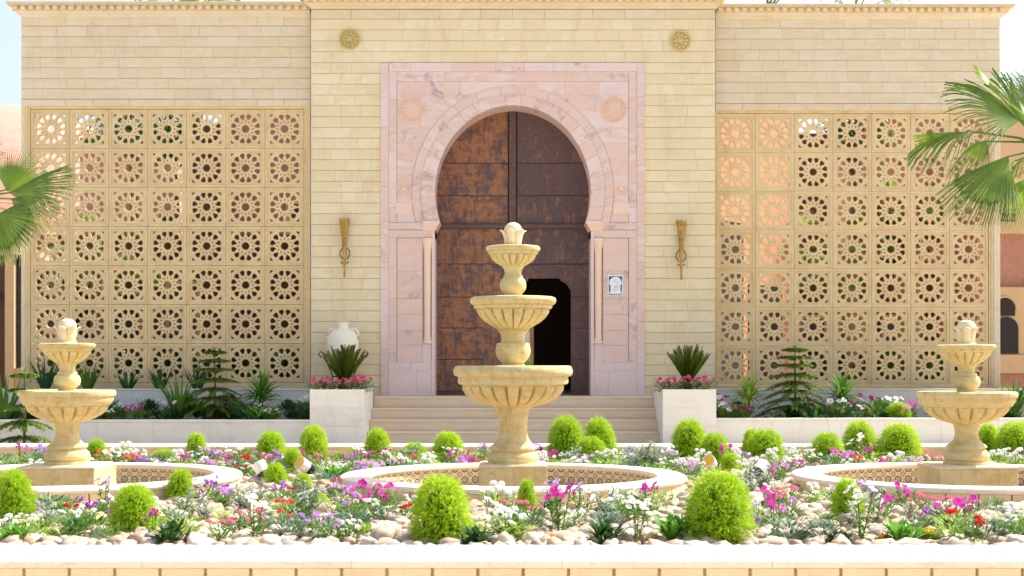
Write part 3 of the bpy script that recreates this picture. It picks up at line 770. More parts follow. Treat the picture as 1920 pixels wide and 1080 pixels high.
# left edge house
lb = thing('side_gallery', 'red brown wall with beige pilaster and tall glass slit left of the screen', 'house', (px(-40, 27), 27, 0))
q = lambda x: px(x, 27); zz = lambda y: pz(y, 27)
MB().box(q(-400), q(9), 27.1, 31, 0, zz(478)).build('wall', M['brownwall'], lb)
MB().box(q(9), q(26), 27.0, 27.5, 0, zz(478)).build('pilaster', M['beige_far'], lb)
MB().box(q(26), q(38), 27.15, 27.3, zz(690), zz(470)).build('window', M['glass'], lb)
MB().box(q(26), q(50), 27.02, 27.5, 0, zz(690)-.002).build('sill', M['beige_far'], lb)
MB().box(q(-400), q(40), 26.95, 31, zz(478)+.002, zz(462)).build('roof_band', M['beige_far'], lb)
MB().box(q(-40), q(9), 27.0, 27.1, zz(562), zz(552)).build('rail', M['iron'], lb)

# garden hedge far behind the passage so the wicket shows light and green
tag(MB().add([(-60, 90, 0), (60, 90, 0), (60, 90, .02), (-60, 90, .02)], [(0, 1, 2, 3)]).build('far_kerb', M['white_stone']), kind='structure')

# ------------------------------------------------------------------ garden bed: walls, soil
ZC = .29; ZB = .11
bw = thing('garden_wall', 'low tan tiled garden wall with pale coping across the front', 'wall', (0, 7.1, 0))
f0, f1 = 7.10, 7.68
MB().box(-8.9, 8.9, f0+.05, f1-.02, 0, ZC-.035).build('wall_core', M['grout'], bw)
tw = .2275; x = px(41, f0)-tw*30
tmsh = MB().box(-tw/2+.008, tw/2-.008, 0, .05, 0, ZC-.047, ch=.003).mesh('wall_tile', M['tile_tan'])
while x < 8.6:
    if x > -8.8: link('wall_tile', tmsh, bw, (x+tw/2, f0+.025, 0))
    x += tw
x = -8.9; rc = random.Random(4)
while x < 8.9:
    x2 = min(8.9, x+rc.choice([1.05, 1.3]))
    c = MB(); a, b_ = x+.0008, x2-.0008
    prof = [(f0+.02, ZC-.046), (f0+.004, ZC-.04), (f0, ZC-.03), (f0, ZC-.012), (f0+.006, ZC-.003), (f0+.016, ZC), (f1, ZC), (f1+.01, ZC-.01), (f1+.01, ZC-.04)]
    n = len(prof); c.add([(a, p[0], p[1]) for p in prof]+[(b_, p[0], p[1]) for p in prof], [(i, (i+1) % n, (i+1) % n+n, i+n) for i in range(n)]+[tuple(range(n-1, -1, -1)), tuple(range(n, 2*n))])
    c.build('coping_slab', M['coping'], bw); x = x2
bb = thing('rear_garden_wall', 'low white coping wall closing the flower bed at the rear', 'wall', (0, 17.1, 0))
MB().box(-8.9, 8.9, 17.13, 17.66, 0, ZC-.036).build('wall_core', M['tile_tan'], bb)
x = -8.9
while x < 8.9:
    x2 = min(8.9, x+1.2); MB().box(x+.001, x2-.001, 17.1, 17.7, ZC-.035, ZC, ch=.006).build('coping_slab', M['coping'], bb); x = x2
for s_ in (-1, 1):
    e = thing('side_garden_wall', 'low white coping wall at the %s end of the flower bed' % ('left' if s_ < 0 else 'right'), 'wall', (s_*8.9, 12, 0), 'end walls of the bed')
    xa, xb = sorted((s_*8.902, s_*9.3)); MB().box(xa, xb, 7.1, 17.7, 0, ZC-.036).build('wall_core', M['tile_tan'], e); MB().box(xa-.0, xb+.0, 7.1, 17.7, ZC-.035, ZC).build('coping', M['coping'], e)
bed = tag(MB().box(-8.9, 8.9, f1+.011, 17.1, .0, ZB-.02).build('garden_bed', M['bedsoil']), 'stony sand of the flower bed', kind='structure')

# ------------------------------------------------------------------ basins
SP = 210.0; DP = 12.7
basins = [(px(962, DP), 'central'), (px(126, DP), 'left'), (px(1812, DP), 'right')]
def arc(mb, prof, cx_, cy_, a0, a1, n=6):
    m = len(prof); vs = []
    for i in range(n+1):
        a = a0+(a1-a0)*i/n
        for r, z in prof: vs.append((cx_+r*cos(a), cy_+r*sin(a), z))
    fs = [(i*m+k, (i+1)*m+k, (i+1)*m+(k+1) % m, i*m+(k+1) % m) for i in range(n) for k in range(m)]
    fs += [tuple(range(m)), tuple(range((n+1)*m-1, n*m-1, -1))]
    mb.add(vs, fs)
RO, RI = 1.535, 1.295
az = .105
a_me = MB(); a_me.add([(-az/2, 0, 0), (az/2, 0, 0), (az/2, 0, az), (-az/2, 0, az), (-az/2, .01, 0), (az/2, .01, 0), (az/2, .01, az), (-az/2, .01, az)], [(0, 1, 2, 3), (0, 4, 5, 1), (1, 5, 6, 2), (2, 6, 7, 3), (3, 7, 4, 0)])
a_me.uv = [0, 0, 1, 0, 1, 1, 0, 1]+[.5, .5]*16
a_me = a_me.mesh('glazed_tile', M['azulejo'])
for i, (bx, nm) in enumerate(basins):
    t = thing('fountain_basin', 'round %s fountain basin with pale coping and flowered inner tiles' % nm, 'basin', (bx, DP, 0), 'round fountain basins')
    MB().lathe([(RI+.012, ZC-.04), (RI+.012, .02), (RO-.05, .02), (RO-.05, ZC-.04)], bx, DP, 72, caps=False).build('basin_wall', M['grout'], t)
    n = 16
    prof = [(RI-.012, ZC-.045), (RI-.02, ZC-.03), (RI-.012, ZC-.006), (RI, ZC), (RO-.02, ZC), (RO-.003, ZC-.008), (RO+.006, ZC-.025), (RO, ZC-.045), (RO-.01, ZC-.05)]
    for k in range(n):
        m_ = MB(); arc(m_, prof, bx, DP, 2*PI*k/n+.0006, 2*PI*(k+1)/n-.0006, 5); m_.build('coping_stone', M['coping'], t, True, angle=35)
    n = 38
    for k in range(n):
        m_ = MB(); arc(m_, [(RO-.045, .02), (RO-.018, .02), (RO-.018, ZC-.052), (RO-.045, ZC-.052)], bx, DP, 2*PI*k/n+.004, 2*PI*(k+1)/n-.004, 3); m_.build('wall_tile', M['tile_tan'], t, True, angle=35)
    n = int(2*PI*RI/(az+.002))
    for k in range(n):
        a = 2*PI*k/n
        for row in range(2):
            o = link('glazed_tile', a_me, t, (bx+(RI)*cos(a), DP+(RI)*sin(a), .035+row*(az+.002))); o.rotation_euler = (0, 0, a-PI/2)
    tag(MB().lathe([(.001, .06), (RI-.001, .06), (RI-.001, .075), (.001, .075)], bx, DP, 48).build('water', M['water'], t), 'shallow still water')

# ------------------------------------------------------------------ fountains
def fz(y): return EYE-(y-HY)/SP
def fpart(parent, name, prof, cx_, mat, flute=None, seg=48):
    pr = [((p[1]/SP,)+(fz(p[0]),)+tuple(p[2:])) for p in prof]
    pr = pr[::-1]
    return MB().lathe(pr, cx_, DP, seg).build(name, mat, parent, True, angle=24) if not flute else MB().lathe(pr, cx_, DP, flute*8, flute=flute).build(name, mat, parent, True, angle=34)
def block(parent, cx_, half, ytop, tiles=True):
    h = half/SP; m_ = MB()
    zt = fz(ytop)
    m_.box(cx_-h, cx_+h, DP-h, DP+h, .15, zt-.02, ch=.006)
    m_.build('pedestal_block', M['fountain'], parent)
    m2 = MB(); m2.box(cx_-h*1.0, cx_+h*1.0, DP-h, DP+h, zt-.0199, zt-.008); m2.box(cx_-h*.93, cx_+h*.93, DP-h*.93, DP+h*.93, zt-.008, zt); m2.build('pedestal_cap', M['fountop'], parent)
    m3 = MB().box(cx_-h+.012, cx_+h-.012, DP-h+.012, DP+h-.012, .02, .15); m3.build('pedestal_foot', M['fountain'], parent)
    k = -h+.012+az/2
    while k < h-.05:
        link('glazed_tile', a_me, parent, (cx_+k, DP-h, .043)); k += az+.002
def petals(parent, cx_, y0, y1, r0, r1, n=6):
    m_ = MB()
    for k in range(n):
        a0 = 2*PI*k/n+.26
        rows = []
        for t_ in [0, .35, .7, .9, 1.0]:
            z = fz(y0+(y1-y0)*t_); r = (r0+(r1-r0)*t_**2.6)/SP
            hw = PI/n*(1.0 if t_ < .8 else (.8 if t_ < .95 else .35))
            rows.append([(cx_+(r+.004*(1 if abs(s_) < .5 else 0)+(.012 if t_ >= 1 else 0))*cos(a0+s_*hw), DP+(r+.004*(1 if abs(s_) < .5 else 0)+(.012 if t_ >= 1 else 0))*sin(a0+s_*hw), z) for s_ in (-1, -.4, 0, .4, 1)])
            rows[-1] = rows[-1]
        vs = [v for rw in rows for v in rw]; fs = [(j*5+i, j*5+i+1, (j+1)*5+i+1, (j+1)*5+i) for j in range(4) for i in range(4)]
        m_.add(vs, fs)
    o = m_.build('finial_petals', M['fountop'], parent, True)
    sm = o.modifiers.new('solid', 'SOLIDIFY'); sm.thickness = .008
    return o
cf = thing('tiered_fountain', 'large three tiered cast stone fountain in the central basin', 'fountain', (basins[0][0], DP, .02))
cx_ = basins[0][0]
block(cf, cx_, 63, 868)
fpart(cf, 'pedestal', [(762, 34), (765, 33), (770, 30.5), (780, 28), (795, 26.8), (810, 26.5), (820, 28.5), (828, 33), (834, 39), (837, 43), (839, 44.5), (842, 44), (843.5, 41), (846, 41), (848, 44), (852, 47), (857, 48.5), (861, 48), (864, 46), (865, 47.5), (867, 47.5), (868, 47.5)], cx_, M['fountain'], seg=64)
fpart(cf, 'large_bowl', [(690, 100), (686.5, 101), (685.5, 104), (686.5, 108), (690, 110.5), (696, 112), (702, 111), (705.5, 108), (706, 103.5), (709, 103), (714, 104), (719, 102.5), (721, 99), (721.5, 94.5), (724, 95), (725, 96, .045), (731, 95, .06), (739, 90, .075), (747, 81, .08), (754, 68, .08), (759, 53, .07), (762, 41, .05), (764, 34, .0)], cx_, M['fountain'], 22)
fpart(cf, 'baluster', [(618, 27), (621, 28), (623, 25), (628, 22.5), (636, 21.5), (641, 22), (642.5, 26), (644, 30.5), (646.5, 31.5), (648, 30.5), (650, 32), (658, 33), (666, 31.5), (674, 27), (680, 21.5), (682, 19.5), (683, 22), (687, 22.5), (689, 22.5)], cx_, M['fountain'])
fpart(cf, 'middle_bowl', [(561, 70), (558, 72), (557, 75), (558.5, 79), (563, 81), (568, 80), (571.5, 77), (572, 73.5), (575, 74), (579, 72), (579.5, 67.5), (581, 68), (582, 69, .045), (588, 67, .06), (596, 61.5, .075), (604, 52, .08), (611, 40, .07), (615, 33, .05), (618, 28)], cx_, M['fountain'], 20)
fpart(cf, 'baluster', [(499, 20), (501, 20), (505, 17), (511, 15.5), (516, 16), (518, 18.5), (520, 17.5), (523, 21), (529, 24), (537, 24.8), (544, 23), (549, 19), (552, 16), (553, 17.5), (556, 18), (560, 18)], cx_, M['fountain'])
fpart(cf, 'small_bowl', [(464, 42), (462.5, 45), (462, 48), (463.5, 50.5), (467, 51), (471, 49.5), (471.5, 46.5), (474, 47), (477, 45.5), (477.5, 42.5), (479, 43.5, .05), (485, 41, .07), (491, 35, .08), (496, 27, .07), (500, 20, 0)], cx_, M['fountain'], 18)
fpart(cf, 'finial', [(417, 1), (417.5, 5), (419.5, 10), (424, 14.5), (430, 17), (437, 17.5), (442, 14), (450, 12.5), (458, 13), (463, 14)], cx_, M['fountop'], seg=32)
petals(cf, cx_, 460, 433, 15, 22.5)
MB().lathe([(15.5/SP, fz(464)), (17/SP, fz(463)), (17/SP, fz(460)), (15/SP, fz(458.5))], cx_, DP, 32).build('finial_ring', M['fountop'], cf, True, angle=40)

def side_fountain(cx_, dy, label, k=1.0):
    t = thing('tiered_fountain', label, 'fountain', (cx_, DP, .02), 'two tiered side fountains')
    A = lambda l: [(p[0]+dy,)+tuple([p[1]*k])+tuple(p[2:]) for p in l]
    block(t, cx_, 72, 870)
    fpart(t, 'pedestal', [(792+dy, 26), (795+dy, 24.5), (805, 21.5), (815, 21), (824, 23.5), (830, 29), (834, 35), (837, 37.5), (839, 36.5), (840.5, 33.5), (843, 34.5), (848, 40), (854, 42), (860, 41), (863, 38.5), (864, 41), (867, 42), (870, 42)], cx_, M['fountain'])
    fpart(t, 'large_bowl', A([(738, 82), (735, 84), (734, 88), (736, 91.5), (741, 92), (745, 90.5), (745.5, 87.5), (752, 87.5), (758, 84), (762, 80.5), (762.5, 77), (764.5, 78, .045), (771, 75, .06), (779, 67, .075), (786, 54, .08), (791, 39, .07), (793.5, 29, .03), (795, 25, 0)]), cx_, M['fountain'], 18)
    fpart(t, 'baluster', A([(682, 19.5), (685, 19), (688, 16.5), (694, 15), (699, 15.5), (700, 18.5), (703, 19), (704.5, 18.5), (707, 22.5), (712, 25), (718, 25.5), (724, 23.5), (729, 18), (730.5, 16), (733, 17.5), (737, 18)]), cx_, M['fountain'])
    fpart(t, 'small_bowl', A([(649, 45), (646.5, 47), (646, 50), (648, 53.5), (651, 53.5), (654, 51.5), (654.5, 48), (658, 48), (660, 46.5), (660.5, 44.5), (661.5, 45, .05), (667, 42, .07), (673, 36, .08), (679, 28, .07), (684, 19.5, 0)]), cx_, M['fountain'], 16)
    fpart(t, 'finial', A([(600, 1), (600.5, 6), (603, 12), (608, 16), (614, 18), (620, 17), (624, 13), (632, 12.5), (642, 13), (647, 14)]), cx_, M['fountop'], seg=32)
    petals(t, cx_, 643+dy, 616+dy, 15, 21)
    MB().lathe([(15.5/SP, fz(649+dy)), (18/SP, fz(648+dy)), (18/SP, fz(644+dy)), (15/SP, fz(642+dy))], cx_, DP, 32).build('finial_ring', M['fountop'], t, True, angle=40)
    return t
side_fountain(basins[1][0], -2.5, 'smaller two tiered stone fountain in the left basin', .965)
side_fountain(basins[2][0], 0, 'smaller two tiered stone fountain in the right basin', 1.0)

# ------------------------------------------------------------------ fittings on the facade
for side, x0 in ((-1, 646), (1, 1277.5)):
    yy = 409 if side < 0 else 413
    D = DB-.13
    nm = 'left' if side < 0 else 'right'
    t = thing('torch_sconce', 'conical brass torch sconce on the limestone %s of the arch' % nm, 'wall lamp', (px(x0, D), D, pz(yy+55, D)), 'brass torch sconces')
    s_ = D/F; cx0 = px(x0, D); Zs = lambda dy: pz(yy+dy, D)
    MB().lathe([(1*s_, Zs(112)), (2.2*s_, Zs(110)), (2.2*s_, Zs(103)), (1.6*s_, Zs(101)), (4.2*s_, Zs(56)), (4.9*s_, Zs(55)), (4.9*s_, Zs(53)), (4.4*s_, Zs(52)), (8.2*s_, Zs(10)), (9.4*s_, Zs(9)), (9.8*s_, Zs(5)), (9.4*s_, Zs(3)), (7.6*s_, Zs(3)), (6*s_, Zs(12)), (.5*s_, Zs(20))], cx0, D, 28).build('torch_cone', M['brass'], t, True, angle=35)
    cr = MB()
    for k in range(8):
        a = 2*PI*k/8; p = Vector((cx0+9*s_*cos(a), D+9*s_*sin(a), Zs(5)))
        cr.blade(p, (cos(a)*.3, sin(a)*.3, 1), 6*s_, 4.5*s_, 0, 2)
    cr.build('crown_points', M['brass'], t)
    h = MB()
    for q_ in (-1, 1):
        h.tube([(cx0+q_*s_*(4+5.5*sin(PI*k/8)), D+.05, Zs(55+22*k/8)) for k in range(9)], .009, 6)
        h.tube([(cx0+q_*s_*2, D, Zs(84)), (cx0+q_*s_*6.5, D+.02, Zs(84)), (cx0+q_*s_*6.5, D+.02, Zs(81))], .01, 6)
    h.tube([(cx0, D+.02, Zs(35)), (cx0, DB+.01, Zs(35))], .014, 6); h.tube([(cx0, D+.02, Zs(66)), (cx0, DB+.01, Zs(66))], .014, 6)
    h.build('bracket', M['iron'], t)
# plaque
D = DB-.025; t = thing('tile_plaque', 'small blue and white ceramic plaque on the right pink pier', 'sign', (px(1154, D), D, pz(535, D)))
def pq(name, x0, x1, y0, y1, d, m_): MB().box(px(x0, D), px(x1, D), D-d, D+.01, pz(y1, D), pz(y0, D)).build(name, m_, t)
M['blue'] = plain('cobalt_glaze', lin(50, 84, 150), .25); M['glaze'] = plain('white_glaze', lin(232, 236, 236), .25); M['ink'] = plain('faded_lettering', lin(150, 160, 150), .6)
pq('backing', 1139.5, 1168.5, 515.5, 554, .004, M['glaze']); pq('border', 1141.5, 1166.5, 518, 552.5, .006, M['blue'])
def arch_poly(x0, x1, yt, yb, n=14):
    c_, r = (x0+x1)/2, (x1-x0)/2
    return [(px(x0, D), pz(yb, D)), (px(x1, D), pz(yb, D))]+[(px(c_+r*cos(PI*k/n), D), pz(yt+r-r*sin(PI*k/n), D)) for k in range(n+1)]
MB().prism(arch_poly(1142.4, 1165.6, 519, 551), D-.008, D+.01).build('arch_field', M['glaze'], t)
pq('side_bar', 1142.6, 1144.6, 533.5, 546.5, .010, M['blue']); pq('side_bar', 1163.4, 1165.4, 533.5, 546.5, .010, M['blue'])
tx = MB()
for (y, xa, xb) in [(525, 1149, 1154), (529.6, 1147, 1160), (535.4, 1149, 1159), (538.8, 1151, 1158), (543, 1149, 1160)]:
    x = xa
    while x < xb:
        l = R.uniform(.7, 2.0); tx.box(px(x, D), px(min(xb, x+l), D), D-.0095, D-.0075, pz(y+.9, D), pz(y, D)); x += l+.55
tx.build('lettering', M['ink'], t)
# amphora on its iron stand
D = 24.55; t = thing('amphora', 'round bodied white amphora jar with two handles behind the left cycad', 'jar', (px(643, D), D, ZT))
s_ = D/F; cx0 = px(643, D); Zs = lambda y: pz(y, D)
MB().lathe([(3*s_, Zs(706)), (8*s_, Zs(702)), (16*s_, Zs(690)), (24*s_, Zs(672)), (29*s_, Zs(652)), (29.5*s_, Zs(640)), (27*s_, Zs(629)), (21*s_, Zs(621)), (12*s_, Zs(616.5)), (9.5*s_, Zs(614)), (9*s_, Zs(609)), (12*s_, Zs(606.5)), (12.5*s_, Zs(604)), (9.5*s_, Zs(603.5)), (7*s_, Zs(608))], cx0, D, 40).build('jar_body', M['jar'], t, True, angle=40)
for q_ in (-1, 1):
    MB().tube([(cx0+q_*s_*a, D, Zs(b_)) for a, b_ in [(14, 619), (16, 617), (20, 616), (25, 618), (28, 623), (29, 630), (28, 636)]], .022, 8).build('handle', M['jar'], t, True)
sd2 = thing('jar_stand', 'black wrought iron scrolled stand holding the white amphora', 'stand', (cx0, D, ZT))
h = MB()
for a in (0.15, PI/2+.1, PI-.15, 1.5*PI):
    ca, sa = cos(a), sin(a)
    pts = [(26, 655), (33, 658), (42, 672), (48, 681), (44, 668), (46, 661), (42, 657), (38, 660)]
    h.tube([(cx0+ca*s_*r, D+sa*s_*r, Zs(y)) for r, y in [(22, 742), (20, 706), (26, 690), (34, 672), (38, 662), (44, 659), (47, 664), (43, 670), (39, 667)]], .011, 6)
for y, r in ((706, 20), (676, 31)): h.tube([(cx0+s_*r*cos(2*PI*k/20), D+s_*r*sin(2*PI*k/20), Zs(y)) for k in range(21)], .01, 6)
h.build('stand_frame', M['iron'], sd2)

exec_plants = True
# ------------------------------------------------------------------ stones of the bed
import itertools
def ico():
    t = (1+5**.5)/2
    v = [Vector(a).normalized() for a in [(-1, t, 0), (1, t, 0), (-1, -t, 0), (1, -t, 0), (0, -1, t), (0, 1, t), (0, -1, -t), (0, 1, -t), (t, 0, -1), (t, 0, 1), (-t, 0, -1), (-t, 0, 1)]]
    f = [(0, 11, 5), (0, 5, 1), (0, 1, 7), (0, 7, 10), (0, 10, 11), (1, 5, 9), (5, 11, 4), (11, 10, 2), (10, 7, 6), (7, 1, 8), (3, 9, 4), (3, 4, 2), (3, 2, 6), (3, 6, 8), (3, 8, 9), (4, 9, 5), (2, 4, 11), (6, 2, 10), (8, 6, 7), (9, 8, 1)]
    return v, f
def subdiv(v, f):
    v = list(v); c = {}; nf = []
    def mid(a, b_):
        k = (min(a, b_), max(a, b_))
        if k not in c: v.append(((v[a]+v[b_])/2).normalized()); c[k] = len(v)-1
        return c[k]
    for a, b_, d in f:
        x, y, z = mid(a, b_), mid(b_, d), mid(d, a); nf += [(a, x, z), (b_, y, x), (d, z, y), (x, y, z)]
    return v, nf
IV, IF = ico(); IV2, IF2 = subdiv(IV, IF); IV3, IF3 = subdiv(IV2, IF2)
SCOL = [lin(192, 168, 140), lin(208, 190, 164), lin(176, 146, 118), lin(220, 206, 184), lin(152, 138, 122), lin(196, 164, 138), lin(150, 144, 138), lin(206, 182, 150)]
M['pebble'] = stone('river_stone', SCOL, .8, 9, (1, 1, 1), .35, 70, .3)
def pebblestuff():
    t = NT('river_stones_mixed'); a = t.n('ShaderNodeNewGeometry')
    cr = t.n('ShaderNodeValToRGB'); e = cr.color_ramp.elements
    for i, cc in enumerate(SCOL):
        q = e[i] if i < 2 else e.new(1)
        q.position = i/(len(SCOL)-1); q.color = cc
    t.l(a.outputs['Random Per Island'], cr.inputs[0]); t.l(cr.outputs[0], t.b.inputs['Base Color']); t.b.inputs['Roughness'].default_value = .8
    return t.m
M['pebbles'] = pebblestuff()
smesh = []
for k in range(8):
    ax = (R.uniform(.8, 1.2), R.uniform(.65, 1.0), R.uniform(.5, .85)); ph = [R.uniform(0, 6) for _ in range(6)]
    vs = []
    for v in IV2:
        d = 1+.17*sin(v.x*3.1+ph[0])*sin(v.y*2.7+ph[1])+.13*sin(v.z*5+ph[2]+v.x*3)+.09*sin(v.y*7+ph[3]+v.z*4)
        vs.append((v.x*ax[0]*d, v.y*ax[1]*d, v.z*ax[2]*d))
    smesh.append((vs, IF2, MB().add(vs, IF2).mesh('river_stone', M['pebble'], True)))
def inbasin(x, y, m=.06): return any((x-bx)**2+(y-DP)**2 < (RO+m)**2 for bx, _ in basins)
spots = []
y = 7.78
while y < 17.0:
    size = .062 if y < 11 else .07
    hw = .375*y+.5
    x = -hw
    while x < hw:
        if not inbasin(x, y, .02): spots.append((y, x+R.uniform(-.05, .05), y+R.uniform(-.05, .05)))
        x += R.uniform(.085, .12)
    y += .088
spots = [s for s in spots if abs(s[1]) < 8.7 and 7.76 < s[2] < 17.05]
vis = sorted([s for s in spots if 8.95 < s[2] and abs(s[1]) < .362*s[2]], key=lambda s: s[2])
near = vis[:300]; ns = set(id(s) for s in near)
for (_, x, y) in near:
    k = R.randrange(8); r = R.choice([R.uniform(.03, .05), R.uniform(.04, .07), R.uniform(.06, .10)])
    o = link('river_stone', smesh[k][2], bed, (x, y, ZB+R.uniform(-.01, .03)+r*.2)); o.scale = (r, r, r*R.uniform(.85, 1.2)); o.rotation_euler = (R.uniform(-.3, .3), R.uniform(-.3, .3), R.uniform(0, 6.3))
far = MB()
for s in spots:
    if id(s) in ns: continue
    _, x, y = s; k = R.randrange(8); r = R.choice([R.uniform(.03, .05), R.uniform(.04, .07), R.uniform(.055, .09)]); a = R.uniform(0, 6.3); ca, sa = cos(a)*r, sin(a)*r; tz = R.uniform(-.25, .25)
    z0 = ZB+R.uniform(-.01, .03)+r*.2
    vs_, fs_ = smesh[k][0], IF2
    far.add([(x+vx*ca-vy*sa, y+vx*sa+vy*ca, z0+vz*r+vx*r*tz) for vx, vy, vz in vs_], fs_)
o = far.build('river_stones', M['pebbles'], bed, True); o['kind'] = 'stuff'

# ------------------------------------------------------------------ plants: prototypes
HID = []      # prototypes are the first real plant of each kind, moved into place on first use
used = {}
def use(proto, loc, rz, s, label=None, cat=None, group=None):
    if id(proto) not in used and proto.name not in used:
        used[proto.name] = 1; o = proto
        o.location = loc; o.rotation_euler = (0, 0, rz); o.scale = (s, s, s) if not isinstance(s, tuple) else s
    else: o = copy_tree(proto, loc, rz, s)
    if label: o['label'] = label
    if cat: o['category'] = cat
    if group: o['group'] = group
    return o

def kochia_proto(seed, squat=1.0):
    """unit height 1, width about .85"""
    r = random.Random(seed); t = link('kochia_bush', None)
    mb = MB()
    def surf(u, a):   # u 0..1 bottom to top
        prof = math.sin(PI*min(1, (.17+.83*u)))**.46 if u > .35 else (.84+.2*sin(u/.35*PI/2))*math.sin(PI*(.17+.83*.35))**.46*1.0
        return .41*prof*squat*(1+.05*sin(3*a+seed)+.04*sin(5*a+7*u))
    n = 2300
    for i in range(n):
        u = r.random()**.95*1.04-.04; a = r.uniform(0, 2*PI); R0 = surf(u, a)*(1-.22*r.random()**1.3)
        p = Vector((R0*cos(a), R0*sin(a), .05+.88*u))
        up = .35+1.1*u
        out = Vector((cos(a), sin(a), 0))
        d = (out*(1.1-u*.75)+Vector((0, 0, up))+Vector((r.uniform(-.5, .5), r.uniform(-.5, .5), r.uniform(-.3, .3)))).normalized()
        L = r.uniform(.09, .20); q_ = p.copy(); dd = d.copy(); side = d.cross(Vector((r.uniform(-1, 1), r.uniform(-1, 1), .3))).normalized()
        for k in range(7):
            q_ = q_+dd*L/7; dd = (dd+Vector((0, 0, -.13))+out*.05).normalized()
            a2 = r.uniform(0, 2*PI); sd_ = (side*cos(a2)+dd.cross(side)*sin(a2))
            ld = (dd*1.0+sd_*.75).normalized(); ll = r.uniform(.045, .075); wv = dd.cross(ld)
            wv = (wv.normalized() if wv.length > .01 else side)*.0048
            e = q_+ld*ll+Vector((0, 0, -.008)); mth = q_+ld*ll*.5+Vector((0, 0, .002))
            mb.add([q_-wv*.5, q_+wv*.5, mth+wv, e, mth-wv], [(0, 1, 2, 4), (4, 2, 3)])
    mb.build('foliage', M['kochia'], t)
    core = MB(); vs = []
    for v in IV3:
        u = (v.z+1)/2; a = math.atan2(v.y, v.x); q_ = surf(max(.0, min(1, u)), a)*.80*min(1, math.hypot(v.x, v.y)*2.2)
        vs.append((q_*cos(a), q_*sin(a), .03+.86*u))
    core.add(vs, IF3); core.build('shade_core', M['kochia_shade'], t, True)  # solid core, its dark colour stands for shade between the sprigs
    return t
KP = [kochia_proto(1), kochia_proto(2), kochia_proto(3)]
NEARW = 'at the front edge'
kochias = [ # (cx, base y, width, top y, label)
 (30, 985, 76, 878, 'large feathery kochia bush at the far left of the front bed'),
 (255, 1012, 86, 905, 'large kochia bush in front of the left basin with fleshy leaves beside it'),
 (336, 948, 50, 877, 'slim kochia bush against the right side of the left basin coping'),
 (182, 868, 38, 822, 'small kochia bush behind the left basin, just right of the left fountain'),
 (308, 870, 50, 841, 'low kochia bush half hidden behind the left basin rim'),
 (370, 868, 38, 810, 'kochia bush with white blooms over it, behind the left basin, right end'),
 (506, 872, 56, 807, 'kochia bush left of the pair beneath the left planter'),
 (588, 869, 53, 796, 'taller kochia bush directly below the left planter'),
 (547, 896, 38, 838, 'small kochia bush beside the amber lensed spotlight on the left'),
 (518, 918, 42, 866, 'small kochia bush just right of the black and white spotlight'),
 (567, 930, 38, 885, 'small kochia bush midway between left and central basins, upper of two touching'),
 (597, 965, 44, 921, 'small kochia bush midway between left and central basins, lower of two touching'),
 (707, 869, 48, 802, 'kochia bush behind the central basin, below the left end of the steps'),
 (778, 872, 50, 828, 'short kochia bush behind the central basin rim, left of the fountain'),
 (841, 870, 60, 808, 'round kochia bush behind the central basin, nearest left of the fountain'),
 (828, 1022, 110, 889, 'very large feathery kochia bush in front of the central basin'),
 (987, 978, 37, 896, 'narrow upright kochia bush directly in front of the central fountain'),
 (1062, 869, 66, 779, 'tall kochia bush just right of the central fountain, behind its basin'),
 (1129, 866, 58, 782, 'kochia bush at the rear right of the group of three by the steps'),
 (1109, 873, 60, 817, 'low kochia bush at the front of the group of three by the steps'),
 (1293, 868, 64, 785, 'tall kochia bush below the right planter'),
 (1338, 878, 58, 811, 'rounded kochia bush touching the tall one below the right planter'),
 (1372, 893, 38, 848, 'very small kochia bush between the two right spotlights'),
 (1343, 1024, 125, 879, 'largest kochia bush of all at the front, right of the central basin'),
 (1408, 867, 34, 803, 'narrow kochia bush mostly hidden behind a wider one, right of the right planter'),
 (1434, 872, 70, 804, 'wide kochia bush in front of a narrow one, right of the right planter'),
 (1554, 873, 62, 810, 'kochia bush behind the left end of the right basin'),
 (1614, 868, 63, 788, 'tall kochia bush behind the right basin, second from its left end'),
 (1688, 870, 80, 793, 'broad kochia bush behind the right basin, left of the right fountain'),
 (1853, 868, 44, 793, 'kochia bush just right of the right fountain stem'),
 (1903, 871, 78, 790, 'broad kochia bush at the right edge behind the right basin'),
 (1587, 985, 58, 894, 'medium kochia bush in front of the right basin coping'),
 (1797, 952, 42, 915, 'small yellowish kochia bush in front of the right basin'),
 (1922, 985, 34, 950, 'small kochia bush cut by the right edge of the front bed'),
]
KPOS = []
for i, (cx0, by, wd, ty, lab) in enumerate(kochias):
    D = min(16.85, (EYE-ZB)*F/(by-HY)); h = (EYE-ZB)-(ty-HY)/F*D-0.0
    h = pz(ty, D)-ZB; wm = wd/F*D
    x = px(cx0, D)
    if inbasin(x, D, -.02):
        pass
    KPOS.append((x, D, wm))
    kz = use(KP[i % 3], (x, D, ZB-.01), R.uniform(0, 6.3), (wm/1.02, wm/1.02, h*.95), lab, 'shrub', 'feathery kochia bushes')
    kz.rotation_euler.x = R.uniform(-.07, .07); kz.rotation_euler.y = R.uniform(-.09, .09)

